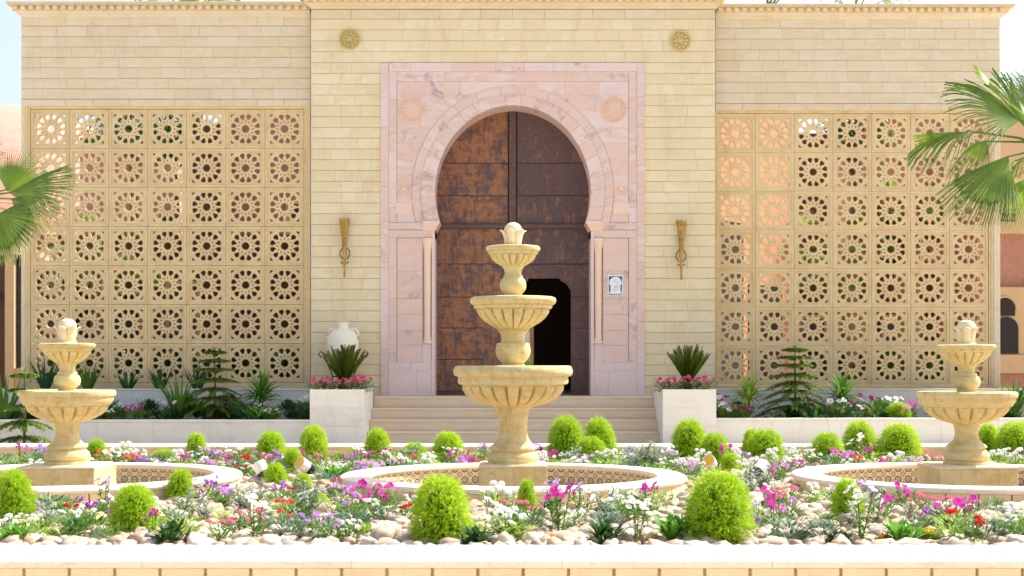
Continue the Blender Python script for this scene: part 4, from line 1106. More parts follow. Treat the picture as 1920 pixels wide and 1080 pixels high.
# flower plant prototypes -------------------------------------------------
def leafy(mb, r, n, L, wd, spread=.7, h=.1, mi=0, droop=.5, stems=None):
    for i in range(n):
        a = r.uniform(0, 2*PI); rr_ = spread*h*r.random()**.5; z = h*r.random()
        d = Vector((cos(a), sin(a), r.uniform(.15, 1.1)))
        mb.blade((rr_*cos(a)*.7, rr_*sin(a)*.7, z), d, L*r.uniform(.6, 1.2), wd*r.uniform(.7, 1.2), droop*r.uniform(.2, 1.3), 3, mi, .35)
def bloom_mesh(col, r0=.028, lobes=5, cup=.4):
    mb = MB(); n = lobes*4; vs = [(0, 0, -.008)]
    for rr_, z in ((.35, .0), (.75, .006), (1.0, .004)):
        for i in range(n):
            a = 2*PI*i/n; k = 1-(.16 if rr_ > .7 else 0)*(1-abs(sin(a*lobes/2)))
            vs.append((r0*rr_*k*cos(a), r0*rr_*k*sin(a), z*cup*2+(.002*sin(a*lobes) if rr_ == 1 else 0)))
    fs = [(0, 1+i, 1+(i+1) % n) for i in range(n)]
    for j in range(2): fs += [(1+j*n+i, 1+(j+1)*n+i, 1+(j+1)*n+(i+1) % n, 1+j*n+(i+1) % n) for i in range(n)]
    mb.add(vs, fs, 0)
    mb.add([(r0*.14*cos(k), r0*.14*sin(k), .004) for k in (0, 1.25, 2.5, 3.75, 5)]+[(0, 0, .009)], [(i, (i+1) % 5, 5) for i in range(5)], 1)
    return mb.mesh(col+'_bloom', [M['f_'+col], M['yellow']])
def head_mesh(col, r0=.03, n=26, fl=.010, seed=0):
    r = random.Random(seed); mb = MB()
    for i in range(n):
        u = r.random(); a = r.uniform(0, 2*PI); el = math.acos(1-u*1.05)
        nrm = Vector((sin(el)*cos(a), sin(el)*sin(a), cos(el))); c = nrm*r0*r.uniform(.85, 1.05); c.z *= .6
        t1 = nrm.cross(Vector((.3, .2, 1))).normalized(); t2 = nrm.cross(t1); vs = [c-nrm*.003]; ph = r.uniform(0, 2)
        for k in range(10):
            q_ = fl*(1 if k % 2 == 0 else .55)*r.uniform(.85, 1.1); an = 2*PI*k/10+ph
            vs.append(c+(t1*cos(an)+t2*sin(an))*q_)
        mb.add(vs, [(0, 1+k, 1+(k+1) % 10) for k in range(10)])
    return mb.mesh(col+'_flower_head', [M['f_'+col]])
def plant_petunia(col, seed, nb=6, spread=.09):
    r = random.Random(seed); t = link('petunia', None); mb = MB()
    leafy(mb, r, 80, .055, .02, 1.1, .12, 0, .6)
    bm = bloom_mesh(col, .026)
    for k in range(nb):
        a = 2*PI*k/nb+r.uniform(-.4, .4); rr_ = spread*r.uniform(.2, 1); z = r.uniform(.10, .19)
        p = Vector((rr_*cos(a), rr_*sin(a), z)); mb.tube([(rr_*.2*cos(a), rr_*.2*sin(a), .02), (rr_*.7*cos(a), rr_*.7*sin(a), z*.6), p], .0022, 3, 1)
        o = link('blossom', bm, t, p); o.rotation_euler = (R.uniform(.2, 1.2), R.uniform(-.6, .6), R.uniform(-.9, .9)); o.scale = [r.uniform(.75, 1.15)]*3
    mb.build('foliage', [M['leaf'], M['greenstem']], t); return t
def plant_heads(name, col, seed, nh=5, r0=.03, fl=.010, leaf='leaf', h=.15, spread=.09, lw=.016, ll=.05, nl=110):
    r = random.Random(seed); t = link(name, None); mb = MB(); leafy(mb, r, nl, ll, lw, 1.0, h*.75, 0, .5)
    hm = [head_mesh(col, r0, 26, fl, seed), head_mesh(col, r0*.8, 18, fl, seed+1)]
    for k in range(nh):
        a = 2*PI*k/nh+r.uniform(-.5, .5); rr_ = spread*r.uniform(.15, 1); z = h*r.uniform(.7, 1.15)
        p = Vector((rr_*cos(a), rr_*sin(a), z)); mb.tube([(rr_*.2*cos(a), rr_*.2*sin(a), .01), (rr_*.8*cos(a), rr_*.8*sin(a), z*.6), p], .002, 3, 1)
        o = link('flower_head', hm[k % 2], t, p); o.rotation_euler = (r.uniform(-.4, .4), r.uniform(-.4, .4), r.uniform(0, 6)); o.scale = [r.uniform(.8, 1.2)]*3
    mb.build('foliage', [M[leaf], M['greenstem']], t); return t
def plant_silver(seed):
    r = random.Random(seed); t = link('dusty_miller', None); mb = MB()
    for i in range(7):
        a = r.uniform(0, 6.3); tip = Vector((.06*cos(a), .06*sin(a), r.uniform(.09, .19))); mb.tube([(0, 0, 0), tip*.5+Vector((0, 0, .02)), tip], .003, 4)
        for k in range(14):
            u = r.uniform(.3, 1); b2 = r.uniform(0, 6.3); p = tip*u
            d = Vector((cos(b2), sin(b2), r.uniform(.2, .9)))
            mb.blade(p, d, r.uniform(.04, .07), .012, .4, 3, 0, .3)
            for s_ in (-1, 1): mb.blade(p+d.normalized()*.02, d+Vector((-sin(b2), cos(b2), 0))*s_*.9, .028, .009, .3, 2)
    mb.build('foliage', M['silver'], t); return t
def plant_rosette(seed, mat, L=.12, wd=.035, n=34, name='broad_leaf_plant', h=.1):
    r = random.Random(seed); t = link(name, None); mb = MB()
    for c in range(6):
        ca = r.uniform(0, 6.3); cr_ = .07*r.random() if c else 0; c0 = Vector((cr_*cos(ca), cr_*sin(ca), r.uniform(0, .05)))
        for i in range(n//3):
            a = r.uniform(0, 6.3); d = Vector((cos(a)*.7, sin(a)*.7, r.uniform(.4, 1.4))); mb.blade(c0, d, L*r.uniform(.7, 1.1), wd*r.uniform(.7, 1.1), r.uniform(.1, .6), 4, 0, .4, .65)
    mb.build('foliage', M[mat], t); return t
def plant_stalk(col, seed, h=.24):
    r = random.Random(seed); t = link('stalked_flower', None); mb = MB(); bm = bloom_mesh(col, .022)
    for k in range(3):
        a = 2*PI*k/3+r.random(); tip = Vector((.045*cos(a), .045*sin(a), h*r.uniform(.7, 1))); mb.tube([(0, 0, 0), tip*.5, tip], .0025, 4, 1)
        for j in range(11):
            u = .15+.8*j/11; b2 = 2.4*j+k; mb.blade(tip*u, (cos(b2), sin(b2), .6), .055*(1.1-u*.5), .02, .5, 3, 0, .35)
        o = link('blossom', bm, t, tip+Vector((0, 0, .01))); o.rotation_euler = (r.uniform(.3, 1.1), r.uniform(-.5, .5), r.uniform(-1, 1))
        for j in range(2): o = link('blossom', bm, t, tip+Vector((r.uniform(-.03, .03), r.uniform(-.03, .03), -.015))); o.rotation_euler = (r.uniform(.3, 1.2), r.uniform(-.8, .8), 0); o.scale = (.8, .8, .8)
    mb.build('foliage', [M['leaf'], M['twig']], t); return t
def plant_fine(seed, mat='leaflime'):
    r = random.Random(seed); t = link('low_foliage_plant', None); mb = MB(); leafy(mb, r, 190, .05, .011, 1.3, .11, 0, .4); mb.build('foliage', M[mat], t); return t
PR = {}
for c in ('magenta', 'violet', 'lilac', 'white', 'hotpink'): PR['petunia_'+c] = [plant_petunia(c, hash(c) % 97 if False else len(c)*7+i, 6+i*2) for i in (0, 1)]
PR['alyssum'] = [plant_heads('white_alyssum', 'white', 31+i, 5+i, .024, .009, 'leaf') for i in (0, 1)]
PR['whitebush'] = [plant_heads('white_flower_bush', 'white', 35+i, 10, .022, .012, 'leaflime', .17, .12) for i in (0, 1)]
for c in ('pink', 'red', 'coral', 'lilac'): PR['verbena_'+c] = [plant_heads(c+'_verbena', c, 41+i+len(c), 3+i, .026, .010, 'leaf') for i in (0, 1)]
PR['silver'] = [plant_silver(51), plant_silver(52)]
PR['rosette'] = [plant_rosette(61, 'succulent'), plant_rosette(62, 'leafdark', .09, .03)]
PR['limebroad'] = [plant_rosette(63, 'leaflime', .08, .03)]
PR['stalk_white'] = [plant_stalk('white', 71)]; PR['stalk_lilac'] = [plant_stalk('lilac', 72)]; PR['stalk_magenta'] = [plant_stalk('magenta', 73)]
PR['fine'] = [plant_fine(81), plant_fine(82, 'leaf'), plant_fine(83, 'leafblue')]
PR['marigold'] = [plant_heads('orange_marigold', 'orange', 91, 2, .026, .012, 'leaflime', .07, .05)]
WORD = {'petunia_magenta': 'magenta petunia', 'petunia_violet': 'violet petunia', 'petunia_lilac': 'pale lilac petunia', 'petunia_white': 'white petunia', 'petunia_hotpink': 'hot pink petunia',
        'alyssum': 'white clustered alyssum', 'whitebush': 'bushy white flowered plant', 'verbena_pink': 'pink headed verbena', 'verbena_red': 'scarlet headed flower', 'verbena_coral': 'coral headed flower', 'verbena_lilac': 'lilac headed verbena',
        'silver': 'silver dusty miller', 'rosette': 'green broad leaved plant', 'limebroad': 'lime broad leaved plant', 'stalk_white': 'tall stalked white flower', 'stalk_lilac': 'tall stalked lilac flower', 'stalk_magenta': 'tall stalked magenta flower',
        'fine': 'fine leaved low plant', 'marigold': 'orange marigold'}
plants = []     # (kind, variant, x, y, scale, zone)
def zone(x, y):
    sx = 960+x*F/y
    if y > 24.3: return 'on the upper %s terrace' % ('left' if x < 0 else 'right')
    if y > 22: return 'on the lower %s terrace' % ('left' if x < 0 else 'right')
    dep = 'front' if y < 10.0 else ('middle' if y < 11.5 else ('centre' if y < 14 else 'rear'))
    if sx < 420: lat = 'left basin'
    elif sx < 650: lat = 'between left and central basins'
    elif sx < 1280: lat = 'central basin'
    elif sx < 1500: lat = 'between central and right basins'
    else: lat = 'right basin'
    if 'between' in lat: return {'front': 'near front wall, ', 'middle': 'a little back, ', 'centre': 'halfway back, ', 'rear': 'far back, '}[dep]+lat
    return {'front': 'near the front wall before the ', 'middle': 'close in front of the ', 'centre': 'beside the ', 'rear': 'behind the '}[dep]+lat
def put(kind, x, y, s=1.0, z=None, rz=None):
    v = R.randrange(len(PR[kind]))
    plants.append((kind, v, x, y, s, ZB+.01 if z is None else z, R.uniform(0, 6.3) if rz is None else rz))
def putpx(kind, cx0, by, s=1.0):
    D = min(16.9, (EYE-ZB)*F/(by-HY)); put(kind, px(cx0, D), D, s)
# the plants that can be picked out in the photograph
for a in [('petunia_magenta', 690, 965, 1.35), ('petunia_magenta', 722, 968, 1.2), ('petunia_magenta', 668, 975, 1.1), ('petunia_violet', 385, 945, 1.2), ('petunia_violet', 412, 955, 1.1),
          ('verbena_red', 148, 990, 1.0), ('verbena_coral', 535, 985, 1.1), ('verbena_coral', 548, 950, .9), ('verbena_red', 760, 985, .9), ('verbena_red', 466, 890, 1.2), ('verbena_red', 447, 905, 1),
          ('rosette', 320, 1030, 1.5), ('rosette', 890, 1030, 1.2), ('rosette', 1135, 1028, 1.5), ('rosette', 1262, 1025, 1.4), ('rosette', 1688, 1028, 1.3), ('rosette', 1575, 1030, 1.0), ('limebroad', 1290, 1030, 1.2),
          ('rosette', 30, 1028, 1.1), ('fine', 130, 1015, 1.3), ('fine', 75, 1020, 1.2), ('alyssum', 45, 1015, 1.0), ('petunia_lilac', 25, 975, 1.0), ('verbena_lilac', 68, 985, .9), ('stalk_lilac', 198, 975, 1.3),
          ('verbena_pink', 445, 1010, 1.0), ('verbena_pink', 480, 1012, 1.1), ('verbena_coral', 530, 1000, .9), ('verbena_lilac', 590, 1020, 1.1), ('verbena_lilac', 625, 1024, 1.1), ('verbena_lilac', 560, 1010, .9), ('fine', 600, 1010, 1.1),
          ('alyssum', 690, 985, 1.1), ('fine', 660, 1005, 1.2), ('limebroad', 690, 1010, 1.1), ('whitebush', 930, 965, 1.2), ('silver', 1135, 975, 1.2), ('alyssum', 1165, 985, 1.2), ('alyssum', 1205, 985, 1.1), ('silver', 1150, 1000, 1),
          ('stalk_lilac', 1040, 1000, 1.5), ('stalk_magenta', 1050, 1015, 1.6), ('stalk_lilac', 1085, 980, 1.2), ('stalk_magenta', 1215, 975, 1.2), ('marigold', 1032, 1029, 1.0), ('fine', 985, 1020, 1.0), ('stalk_white', 1195, 1025, 1.2),
          ('petunia_lilac', 1452, 1000, 1.0), ('petunia_magenta', 1655, 985, 1.1), ('petunia_magenta', 1690, 960, 1.2), ('petunia_violet', 1745, 1000, 1.0), ('petunia_magenta', 1785, 1005, 1.3), ('petunia_magenta', 1815, 990, 1.1), ('petunia_lilac', 1620, 950, 1.2), ('petunia_lilac', 1570, 955, 1.1),
          ('verbena_red', 1815, 1028, 1.3), ('marigold', 1740, 1022, 1.3), ('marigold', 1655, 1028, 1.0), ('verbena_pink', 1720, 975, 1.1), ('verbena_pink', 1765, 978, 1.1), ('verbena_coral', 1770, 1000, 1), ('verbena_pink', 1480, 955, 1.1), ('verbena_pink', 1455, 970, 1.1),
          ('verbena_lilac', 1480, 985, 1.1), ('stalk_white', 1615, 1025, 1.6), ('silver', 1600, 1000, 1), ('silver', 1640, 960, 1), ('fine', 1480, 1025, 1.3), ('fine', 1550, 1025, 1.2), ('fine', 1790, 1018, 1.4), ('fine', 1850, 1022, 1.3), ('fine', 1895, 1020, 1.2),
          ('alyssum', 1900, 1018, 1.0), ('stalk_white', 1900, 960, 1.4), ('silver', 575, 985, 1.5), ('silver', 565, 950, 1.2), ('silver', 480, 955, 1.2), ('silver', 455, 970, 1.3), ('silver', 903, 945, 2.1), ('silver', 440, 925, 1.3),
          ('petunia_magenta', 845, 882, 1.0), ('petunia_magenta', 685, 880, 1.1), ('petunia_magenta', 715, 880, 1.2), ('petunia_violet', 655, 885, 1.0), ('silver', 1230, 885, 1.6), ('silver', 1205, 880, 1.6), ('silver', 1190, 885, 1.4), ('silver', 1075, 885, 1.4),
          ('alyssum', 1305, 900, 1.2), ('alyssum', 1280, 895, 1.1), ('alyssum', 1250, 895, 1.1), ('alyssum', 1345, 925, 1.1), ('petunia_white', 1490, 885, 1.3), ('petunia_white', 1515, 880, 1.3), ('petunia_magenta', 1450, 915, 1.1), ('petunia_lilac', 1470, 905, 1.1),
          ('verbena_pink', 1455, 900, 1), ('petunia_white', 1530, 880, 1), ('silver', 1430, 930, 1.5), ('silver', 1405, 940, 1.2), ('stalk_white', 1610, 880, 1.6), ('verbena_lilac', 1690, 880, 1.1), ('verbena_pink', 1738, 878, 1.1), ('verbena_lilac', 80, 875, 1.3), ('verbena_lilac', 265, 872, 1), ('alyssum', 222, 872, 1.2), ('fine', 230, 875, 1),
          ('alyssum', 130, 1005, 1), ('alyssum', 160, 1002, 1.1), ('silver', 330, 1000, 1.1), ('fine', 345, 1020, 1.3)]:
    D = min(16.9, (EYE-ZB)*F/(a[2]-HY)); x = px(a[1], D)
    if not inbasin(x, D, .03): put(a[0], x, D, a[3])
# the mixed planting between them
mix = ['whitebush']*2+['alyssum']*2+['petunia_white']+['petunia_lilac']*2+['petunia_violet', 'petunia_magenta']+['verbena_pink', 'verbena_lilac', 'verbena_coral']+['silver']*2+['fine']*18+['stalk_white', 'stalk_lilac', 'stalk_magenta']+['limebroad', 'rosette']*2
SPOTS = [(a_, (EYE-ZB)*F/(b_-HY)) for a_, b_ in [(490, 912), (575, 900), (1332, 895), (1425, 910), (547, 896), (518, 918), (567, 930), (597, 965), (1372, 893)]]
SPOTS = [(a_, b_+.15) for a_, b_ in SPOTS]
cnt = 0; tries = 0
while cnt < 400 and tries < 20000:
    tries += 1
    y = R.uniform(9.05, 16.85) if R.random() < .62 else R.uniform(12.5, 16.85)
    x = R.uniform(-.365*y, .365*y)
    if inbasin(x, y, .10): continue
    if any(math.hypot(x-k[0], y-k[1]) < k[2]*.5+.04 for k in KPOS): continue
    if any(math.hypot(x-p[2], y-p[3]) < .11 for p in plants): continue
    if any(abs(x/y*F+960-a_) < 24 and 0 < b_-y < 1.6 for a_, b_ in SPOTS): continue
    if y < 10.4 and R.random() < .25: continue
    put(R.choice(mix), x, y, R.uniform(.8, 1.35)); cnt += 1
# terraces in front of the screens
zl = pz(787, D3)-.05; zu = pz(729, D2)-.06
for side in (-1, 1):
    xa, xb = (-8.6, px(575, 23)) if side < 0 else (px(1350, 23), 8.6)
    for i in range(46 if side > 0 else 62):
        x = R.uniform(xa, xb); y = R.uniform(22.85, 24.2)
        if abs(x) > 8.5: continue
        k = R.choice(['fine', 'fine', 'rosette', 'fine', 'whitebush', 'alyssum', 'petunia_white', 'petunia_magenta'] if side > 0 else ['fine', 'rosette', 'fine', 'rosette', 'fine', 'rosette', 'alyssum', 'petunia_lilac'])
        put(k, x, y, R.uniform(1.4, 2.5), zl)
for a in [('petunia_magenta', 248, 22.95, 1.5), ('petunia_magenta', 262, 22.95, 1.6), ('alyssum', 204, 22.9, 1.3), ('petunia_white', 478, 22.9, 1.5), ('petunia_white', 498, 22.9, 1.7), ('petunia_white', 512, 22.9, 1.3),
          ('petunia_white', 1352, 23.3, 2.4), ('petunia_white', 1358, 22.9, 1.8), ('petunia_magenta', 1378, 22.9, 1.4), ('petunia_magenta', 1398, 22.9, 1.5), ('petunia_magenta', 1690, 22.9, 1.5), ('petunia_violet', 1700, 23.2, 1.7), ('verbena_pink', 1765, 23, 1.4)]:
    put(a[0], px(a[1], a[2]), a[2], a[3], zl)
from collections import defaultdict
grp = defaultdict(list)
for p in plants: grp[(WORD[p[0]], zone(p[2], p[3]))].append(p)
ORD = ['leftmost', 'second', 'third', 'fourth', 'fifth', 'sixth', 'seventh', 'eighth', 'ninth', 'tenth', 'eleventh', 'twelfth', 'thirteenth', 'fourteenth', 'fifteenth', 'sixteenth', 'seventeenth', 'eighteenth', 'nineteenth', 'twentieth']+['%d%s' % (i, {1: 'st', 2: 'nd', 3: 'rd'}.get(i % 10, 'th')) for i in range(21, 60)]
for (wd, zn), ps in grp.items():
    ps.sort(key=lambda p: p[2]*F/p[3])
    for i, p in enumerate(ps):
        lab = (wd+' '+zn) if len(ps) == 1 else (('leftmost '+wd if i == 0 else (('rightmost '+wd) if i == len(ps)-1 else ORD[i]+' '+wd+' from left'))+' '+zn)
        use(PR[p[0]][p[1]], (p[2], p[3], p[5]), p[6], p[4], lab, 'plant' if p[0] in ('silver', 'rosette', 'limebroad', 'fine') else 'flower', 'bedding plants: '+wd)

# ------------------------------------------------------------------ cycads and petunias in the tall planters
def cycad(loc, label, seed, n=44, L=.60):
    r = random.Random(seed); t = thing('cycad', label, 'plant', loc, 'cycads in the tall planters')
    MB().lathe([(.05, 0), (.075, .03), (.08, .08), (.06, .12), (.02, .14)], loc[0], loc[1], 12, z0=loc[2]).build('trunk', M['trunk'], t)
    fm = []
    for v in range(3):
        mb = MB(); pts = []
        for k in range(15):
            u = k/14; pts.append(Vector((u*.10+.06*u*u, 0, u)))
        mb.tube(pts, [.012*(1-.8*k/14) for k in range(15)], 4)
        for k in range(2, 44):
            u = k/44; p = Vector((u*.10+.06*u*u, 0, u)); ll = .16*sin(PI*(.18+.75*u))+.02
            for s_ in (-1, 1): mb.blade(p, (.25, s_*.55, .75), ll, .026, .12, 2)
        fm.append(mb.mesh('frond', M['cycad']))
    for k in range(n):
        a = 2*PI*k/n*2.4; tl = r.uniform(.02, .55) if k > 6 else r.uniform(0, .15)
        o = link('frond', fm[k % 3], t, (loc[0], loc[1], loc[2]+.11)); l = L*r.uniform(.92, 1.08)*(1-.02*tl); o.scale = (l, l, l)
        o.rotation_euler = Matrix.Rotation(a, 4, 'Z').to_euler() if tl < .0 else (Matrix.Rotation(a, 3, 'Z') @ Matrix.Rotation(tl, 3, 'Y')).to_euler()
ztp = pz(730, DN)-.05
cycad((px(645, 23), 23.0, ztp+.02), 'upright dark cycad in the left planter before the amphora', 5)
cycad((px(1290, 23), 23.0, ztp+.02), 'upright dark cycad in the right planter by the bare wall', 6)
for side, xa, xb in ((-1, 592, 682), (1, 1240, 1325)):
    pos_ = ['leftmost', 'second', 'third', 'fourth', 'fifth', 'sixth', 'rightmost']
    for i in range(7):
        x = px(xa+(xb-xa)*i/6, DN+.2)
        wd = 'hot pink petunia'
        lab = '%s %s%s in the %s tall planter' % (pos_[i], wd, '' if i in (0, 6) else ' from left', 'left' if side < 0 else 'right')
        use(PR['petunia_hotpink'][i % 2], (x, DN+.2+.1*(i % 2), ztp-.01), R.uniform(-.5, .5), R.uniform(1.2, 1.5), lab, 'flower', 'hot pink petunias in the tall planters')

# ------------------------------------------------------------------ dracaenas, young pines, strappy clumps
def dracaena(x, D, z0, h, L, label, seed, n=60, wd=.03, mats='leaf', droop=1.2, cat='plant', name='dracaena'):
    r = random.Random(seed); t = thing(name, label, cat, (x, D, z0))
    if h > .05: MB().tube([(x, D, z0-.02), (x+.02, D, z0+h*.5), (x, D, z0+h)], [.025, .02, .02], 7).build('stem', M['twig'], t)
    mb = MB()
    for i in range(n):
        a = r.uniform(0, 6.3); el = r.uniform(-.1, 1.5)
        mb.blade((x, D, z0+h-r.uniform(0, .12)*min(1, h*3)), (cos(a)*cos(el), sin(a)*cos(el), sin(el)+.15), L*r.uniform(.65, 1.05), wd*r.uniform(.7, 1.1), droop*r.uniform(.3, 1.3), 6, 0, .3, .3)
    mb.build('leaves', M[mats], t)
def strappy(x, D, z0, L, label, seed, n=26, wd=.03, mats='leaf', droop=.9):
    r = random.Random(seed); t = thing('strap_leaf_plant', label, 'plant', (x, D, z0)); mb = MB()
    for i in range(n):
        a = r.uniform(0, 6.3); mb.blade((x+.05*cos(a), D+.05*sin(a), z0-.02), (cos(a)*.35, sin(a)*.35, 1), L*r.uniform(.55, 1.05), wd*r.uniform(.7, 1.1), droop*r.uniform(.1, 1.5), 7, 0, .3, .3)
    mb.build('leaves', M[mats], t)
def young_pine(x, D, z0, h, wdt, label, seed, tiers=6, mats='conifer'):
    r = random.Random(seed); t = thing('young_pine', label, 'tree', (x, D, z0))
    MB().tube([(x, D, z0-.03), (x+.01, D, z0+h*.5), (x, D, z0+h)], [.022, .016, .005], 7).build('trunk', M['twig'], t)
    mb = MB()
    for k in range(tiers):
        u = (k+.6)/tiers; z = z0+h*(.12+.86*u); bl = wdt*(1.05-u*.8)/2; nb = 8
        for j in range(nb):
            a = 2*PI*j/nb+k*.5+r.uniform(-.2, .2); d = Vector((cos(a), sin(a), .28 if u > .6 else .12)); q_ = Vector((x, D, z)); dd = d.normalized(); pts = [q_.copy()]
            N = 16
            for i in range(N):
                q_ = q_+dd*bl/N; dd = (dd+Vector((0, 0, -.03 if u > .5 else -.05))).normalized(); pts.append(q_.copy())
                if i == N-3: dd.z += .1
                for s_ in (-1, 1):
                    sd_ = Vector((-sin(a), cos(a), 0))*s_
                    ll = .12*(1-.5*i/N)*min(1, .5+wdt*.6)
                    for m_ in range(5): mb.blade(q_+dd*r.uniform(-.01, .01), sd_+dd*r.uniform(.5, 1.1)+Vector((0, 0, r.uniform(-.55, .7))), ll*r.uniform(.6, 1.2), .020, .8, 2)
            mb.tube(pts, .005, 3)
    for j in range(14): a = r.uniform(0, 6.3); mb.blade((x, D, z0+h*.96), (cos(a), sin(a), 1.2), .09, .012, .3, 2)
    mb.build('branches', M[mats], t)
young_pine(px(1490, 23.3), 23.3, zl, pz(648, 23.3)-zl, 1.35, 'young tiered pine on the lower right terrace between two dracaenas', 1, 8)
young_pine(px(402, 23.4), 23.4, zl, pz(652, 23.4)-zl, 1.15, 'young tiered pine on the lower left terrace near the cycad planter', 2, 7, 'conifer')
young_pine(px(45, 18.6), 18.6, .05, pz(690, 18.6)-.05, .95, 'young tiered pine at the left edge behind the left fountain', 3, 5, 'conifer')
tag(MB().lathe([(.75, 0), (.72, .08), (.5, .16), (.2, .2), (.01, .21)], px(40, 18.6), 18.6, 24).build('soil', M['soil'], None, True), kind='structure')
dracaena(px(490, 23.1), 23.1, zl, .42, .55, 'spiky dracaena left of the left tall planter', 11, 130, .045)
dracaena(px(1402, 23.2), 23.2, zl, .42, .5, 'lime spiky dracaena nearest the right tall planter', 12, 80, .05, 'leaflime', 1.7)
dracaena(px(1578, 23.2), 23.2, zl, .42, .52, 'dark spiky dracaena right of the young pine', 13, 130, .045, 'leaf', 1.4)
for i, (x0, dd, L, lab, mt) in enumerate([(335, 23.5, .95, 'tall strap leaved clump left of the left terrace pine', 'leaf'), (300, 24.6, .55, 'arching strap leaved clump behind the upper left terrace wall', 'leafdark'),
        (165, 24.6, .6, 'strap leaved clump just right of the left fountain top', 'leaf'), (85, 24.6, .75, 'strap leaved clump just left of the left fountain top', 'leafdark'), (370, 24.6, .6, 'strap leaved clump behind the left terrace pine', 'leafdark'),
        (240, 24.6, .45, 'short strap leaved clump at the foot of the left screen', 'leafdark'), (8, 22.9, .9, 'long strap leaved clump at the extreme left edge', 'leaf'), (1897, 23.5, .85, 'strap leaved clump at the extreme right edge', 'leaf'), (150, 23.4, .6, 'strap leaved clump behind the left fountain stem', 'leaf')]):
    strappy(px(x0, dd), dd, zl if dd < 24.3 else zu, L, lab, 100+i, 38, .045, mt)
def bush(x, D, z0, r0, label, mat, seed, n=500, L=.05, wd=.012, squash=1.0, name='round_bush'):
    r = random.Random(seed); t = thing(name, label, 'shrub', (x, D, z0)); mb = MB()
    for i in range(n):
        a = r.uniform(0, 6.3); el = r.uniform(-.2, 1.57); k = r.uniform(.55, 1)
        nrm = Vector((cos(a)*cos(el), sin(a)*cos(el), sin(el))); p = Vector((x, D, z0+r0*.6*squash))+Vector((nrm.x, nrm.y, nrm.z*squash))*r0*k
        mb.blade(p, nrm+Vector((r.uniform(-.5, .5), r.uniform(-.5, .5), r.uniform(-.2, .6))), L*r.uniform(.7, 1.2), wd, .4, 2, 0, .2)
    mb.build('foliage', M[mat], t)
bush(px(1520, 23), 23, zl, .16, 'blue green round bush right of the terrace pine', 'leafblue', 1)
bush(px(1602, 23), 23, zl, .15, 'blue green round bush right of the dark dracaena', 'leafblue', 2)
bush(px(1650, 23.3), 23.3, zl, .22, 'mixed grey green bush left of the terrace kochia', 'leaf', 3, 600, .05, .015)
bush(px(1745, 23.3), 23.3, zl, .22, 'grey green bush right of the terrace kochia', 'leafblue', 4, 600, .05, .015)
bush(px(280, 23.5), 23.5, zl, .2, 'dark green bush beside the magenta petunias on the left terrace', 'leafdark', 5, 600, .06, .02)
bush(px(540, 23.3), 23.3, zl, .2, 'dark green bush against the left tall planter', 'leafdark', 6, 600, .06, .02)
bush(px(1905, 23.6), 23.6, zl, .3, 'dark green bush at the right edge of the right terrace', 'leafdark', 7, 700, .07, .02)
bush(px(200, 23.6), 23.6, zl, .24, 'leafy bush just right of the left fountain large bowl', 'leaf', 9, 600, .07, .02)
bush(px(430, 23.7), 23.7, zl, .26, 'leafy bush right of the left terrace pine', 'leafdark', 10, 700, .07, .02)
bush(px(350, 23.8), 23.8, zl, .26, 'leafy bush left of the left terrace pine', 'leaf', 11, 700, .07, .02)
bush(px(1385, 23.6), 23.6, zl, .18, 'leafy green bush under the lime dracaena', 'leafdark', 8, 500, .05, .015)
use(KP[0], (px(1685, 23), 23, zl), 1, (.36, .36, .3), 'small lime kochia bush on the lower right terrace', 'shrub', 'feathery kochia bushes')

# ------------------------------------------------------------------ garden spotlights
def spot(cx0, by, yaw, tilt, lens, label, s=1.0):
    D = (EYE-ZB)*F/(by-HY); loc = Vector((px(cx0, D), D, ZB)); t = thing('garden_spotlight', label, 'lamp', loc, 'garden spotlights')
    MB().tube([loc, loc+Vector((0, 0, .09))], .012, 8).build('stake', M['black'], t)
    d = Vector((cos(tilt)*sin(yaw), cos(tilt)*cos(yaw), sin(tilt))); c = loc+Vector((0, 0, .13))
    MB().tube([c-d*.09*s, c-d*.07*s, c], [.025*s, .045*s, .05*s], 20).build('housing', M['black'], t, True, angle=40)
    MB().tube([c, c+d*.09*s], [.052*s, .060*s], 20).build('hood', M['whitemetal'], t, True, angle=40)
    MB().tube([c+d*.0905*s, c+d*.094*s], [.054*s, .052*s], 20).build('lens', lens, t)
spot(494, 912, -1.0, .9, M['whitemetal'], 'black and white spotlight left of the small kochia', 1.15)
spot(575, 900, -2.4, .5, M['amber'], 'pale spotlight with amber lens below the left planter bushes', 1.15)
spot(1335, 895, -2.6, .5, M['amber'], 'spotlight with orange lens and white hood left of the tiny kochia', 1.15)
spot(1422, 910, .9, .6, M['amber'], 'black spotlight with white hood right of the tiny kochia', 1.25)

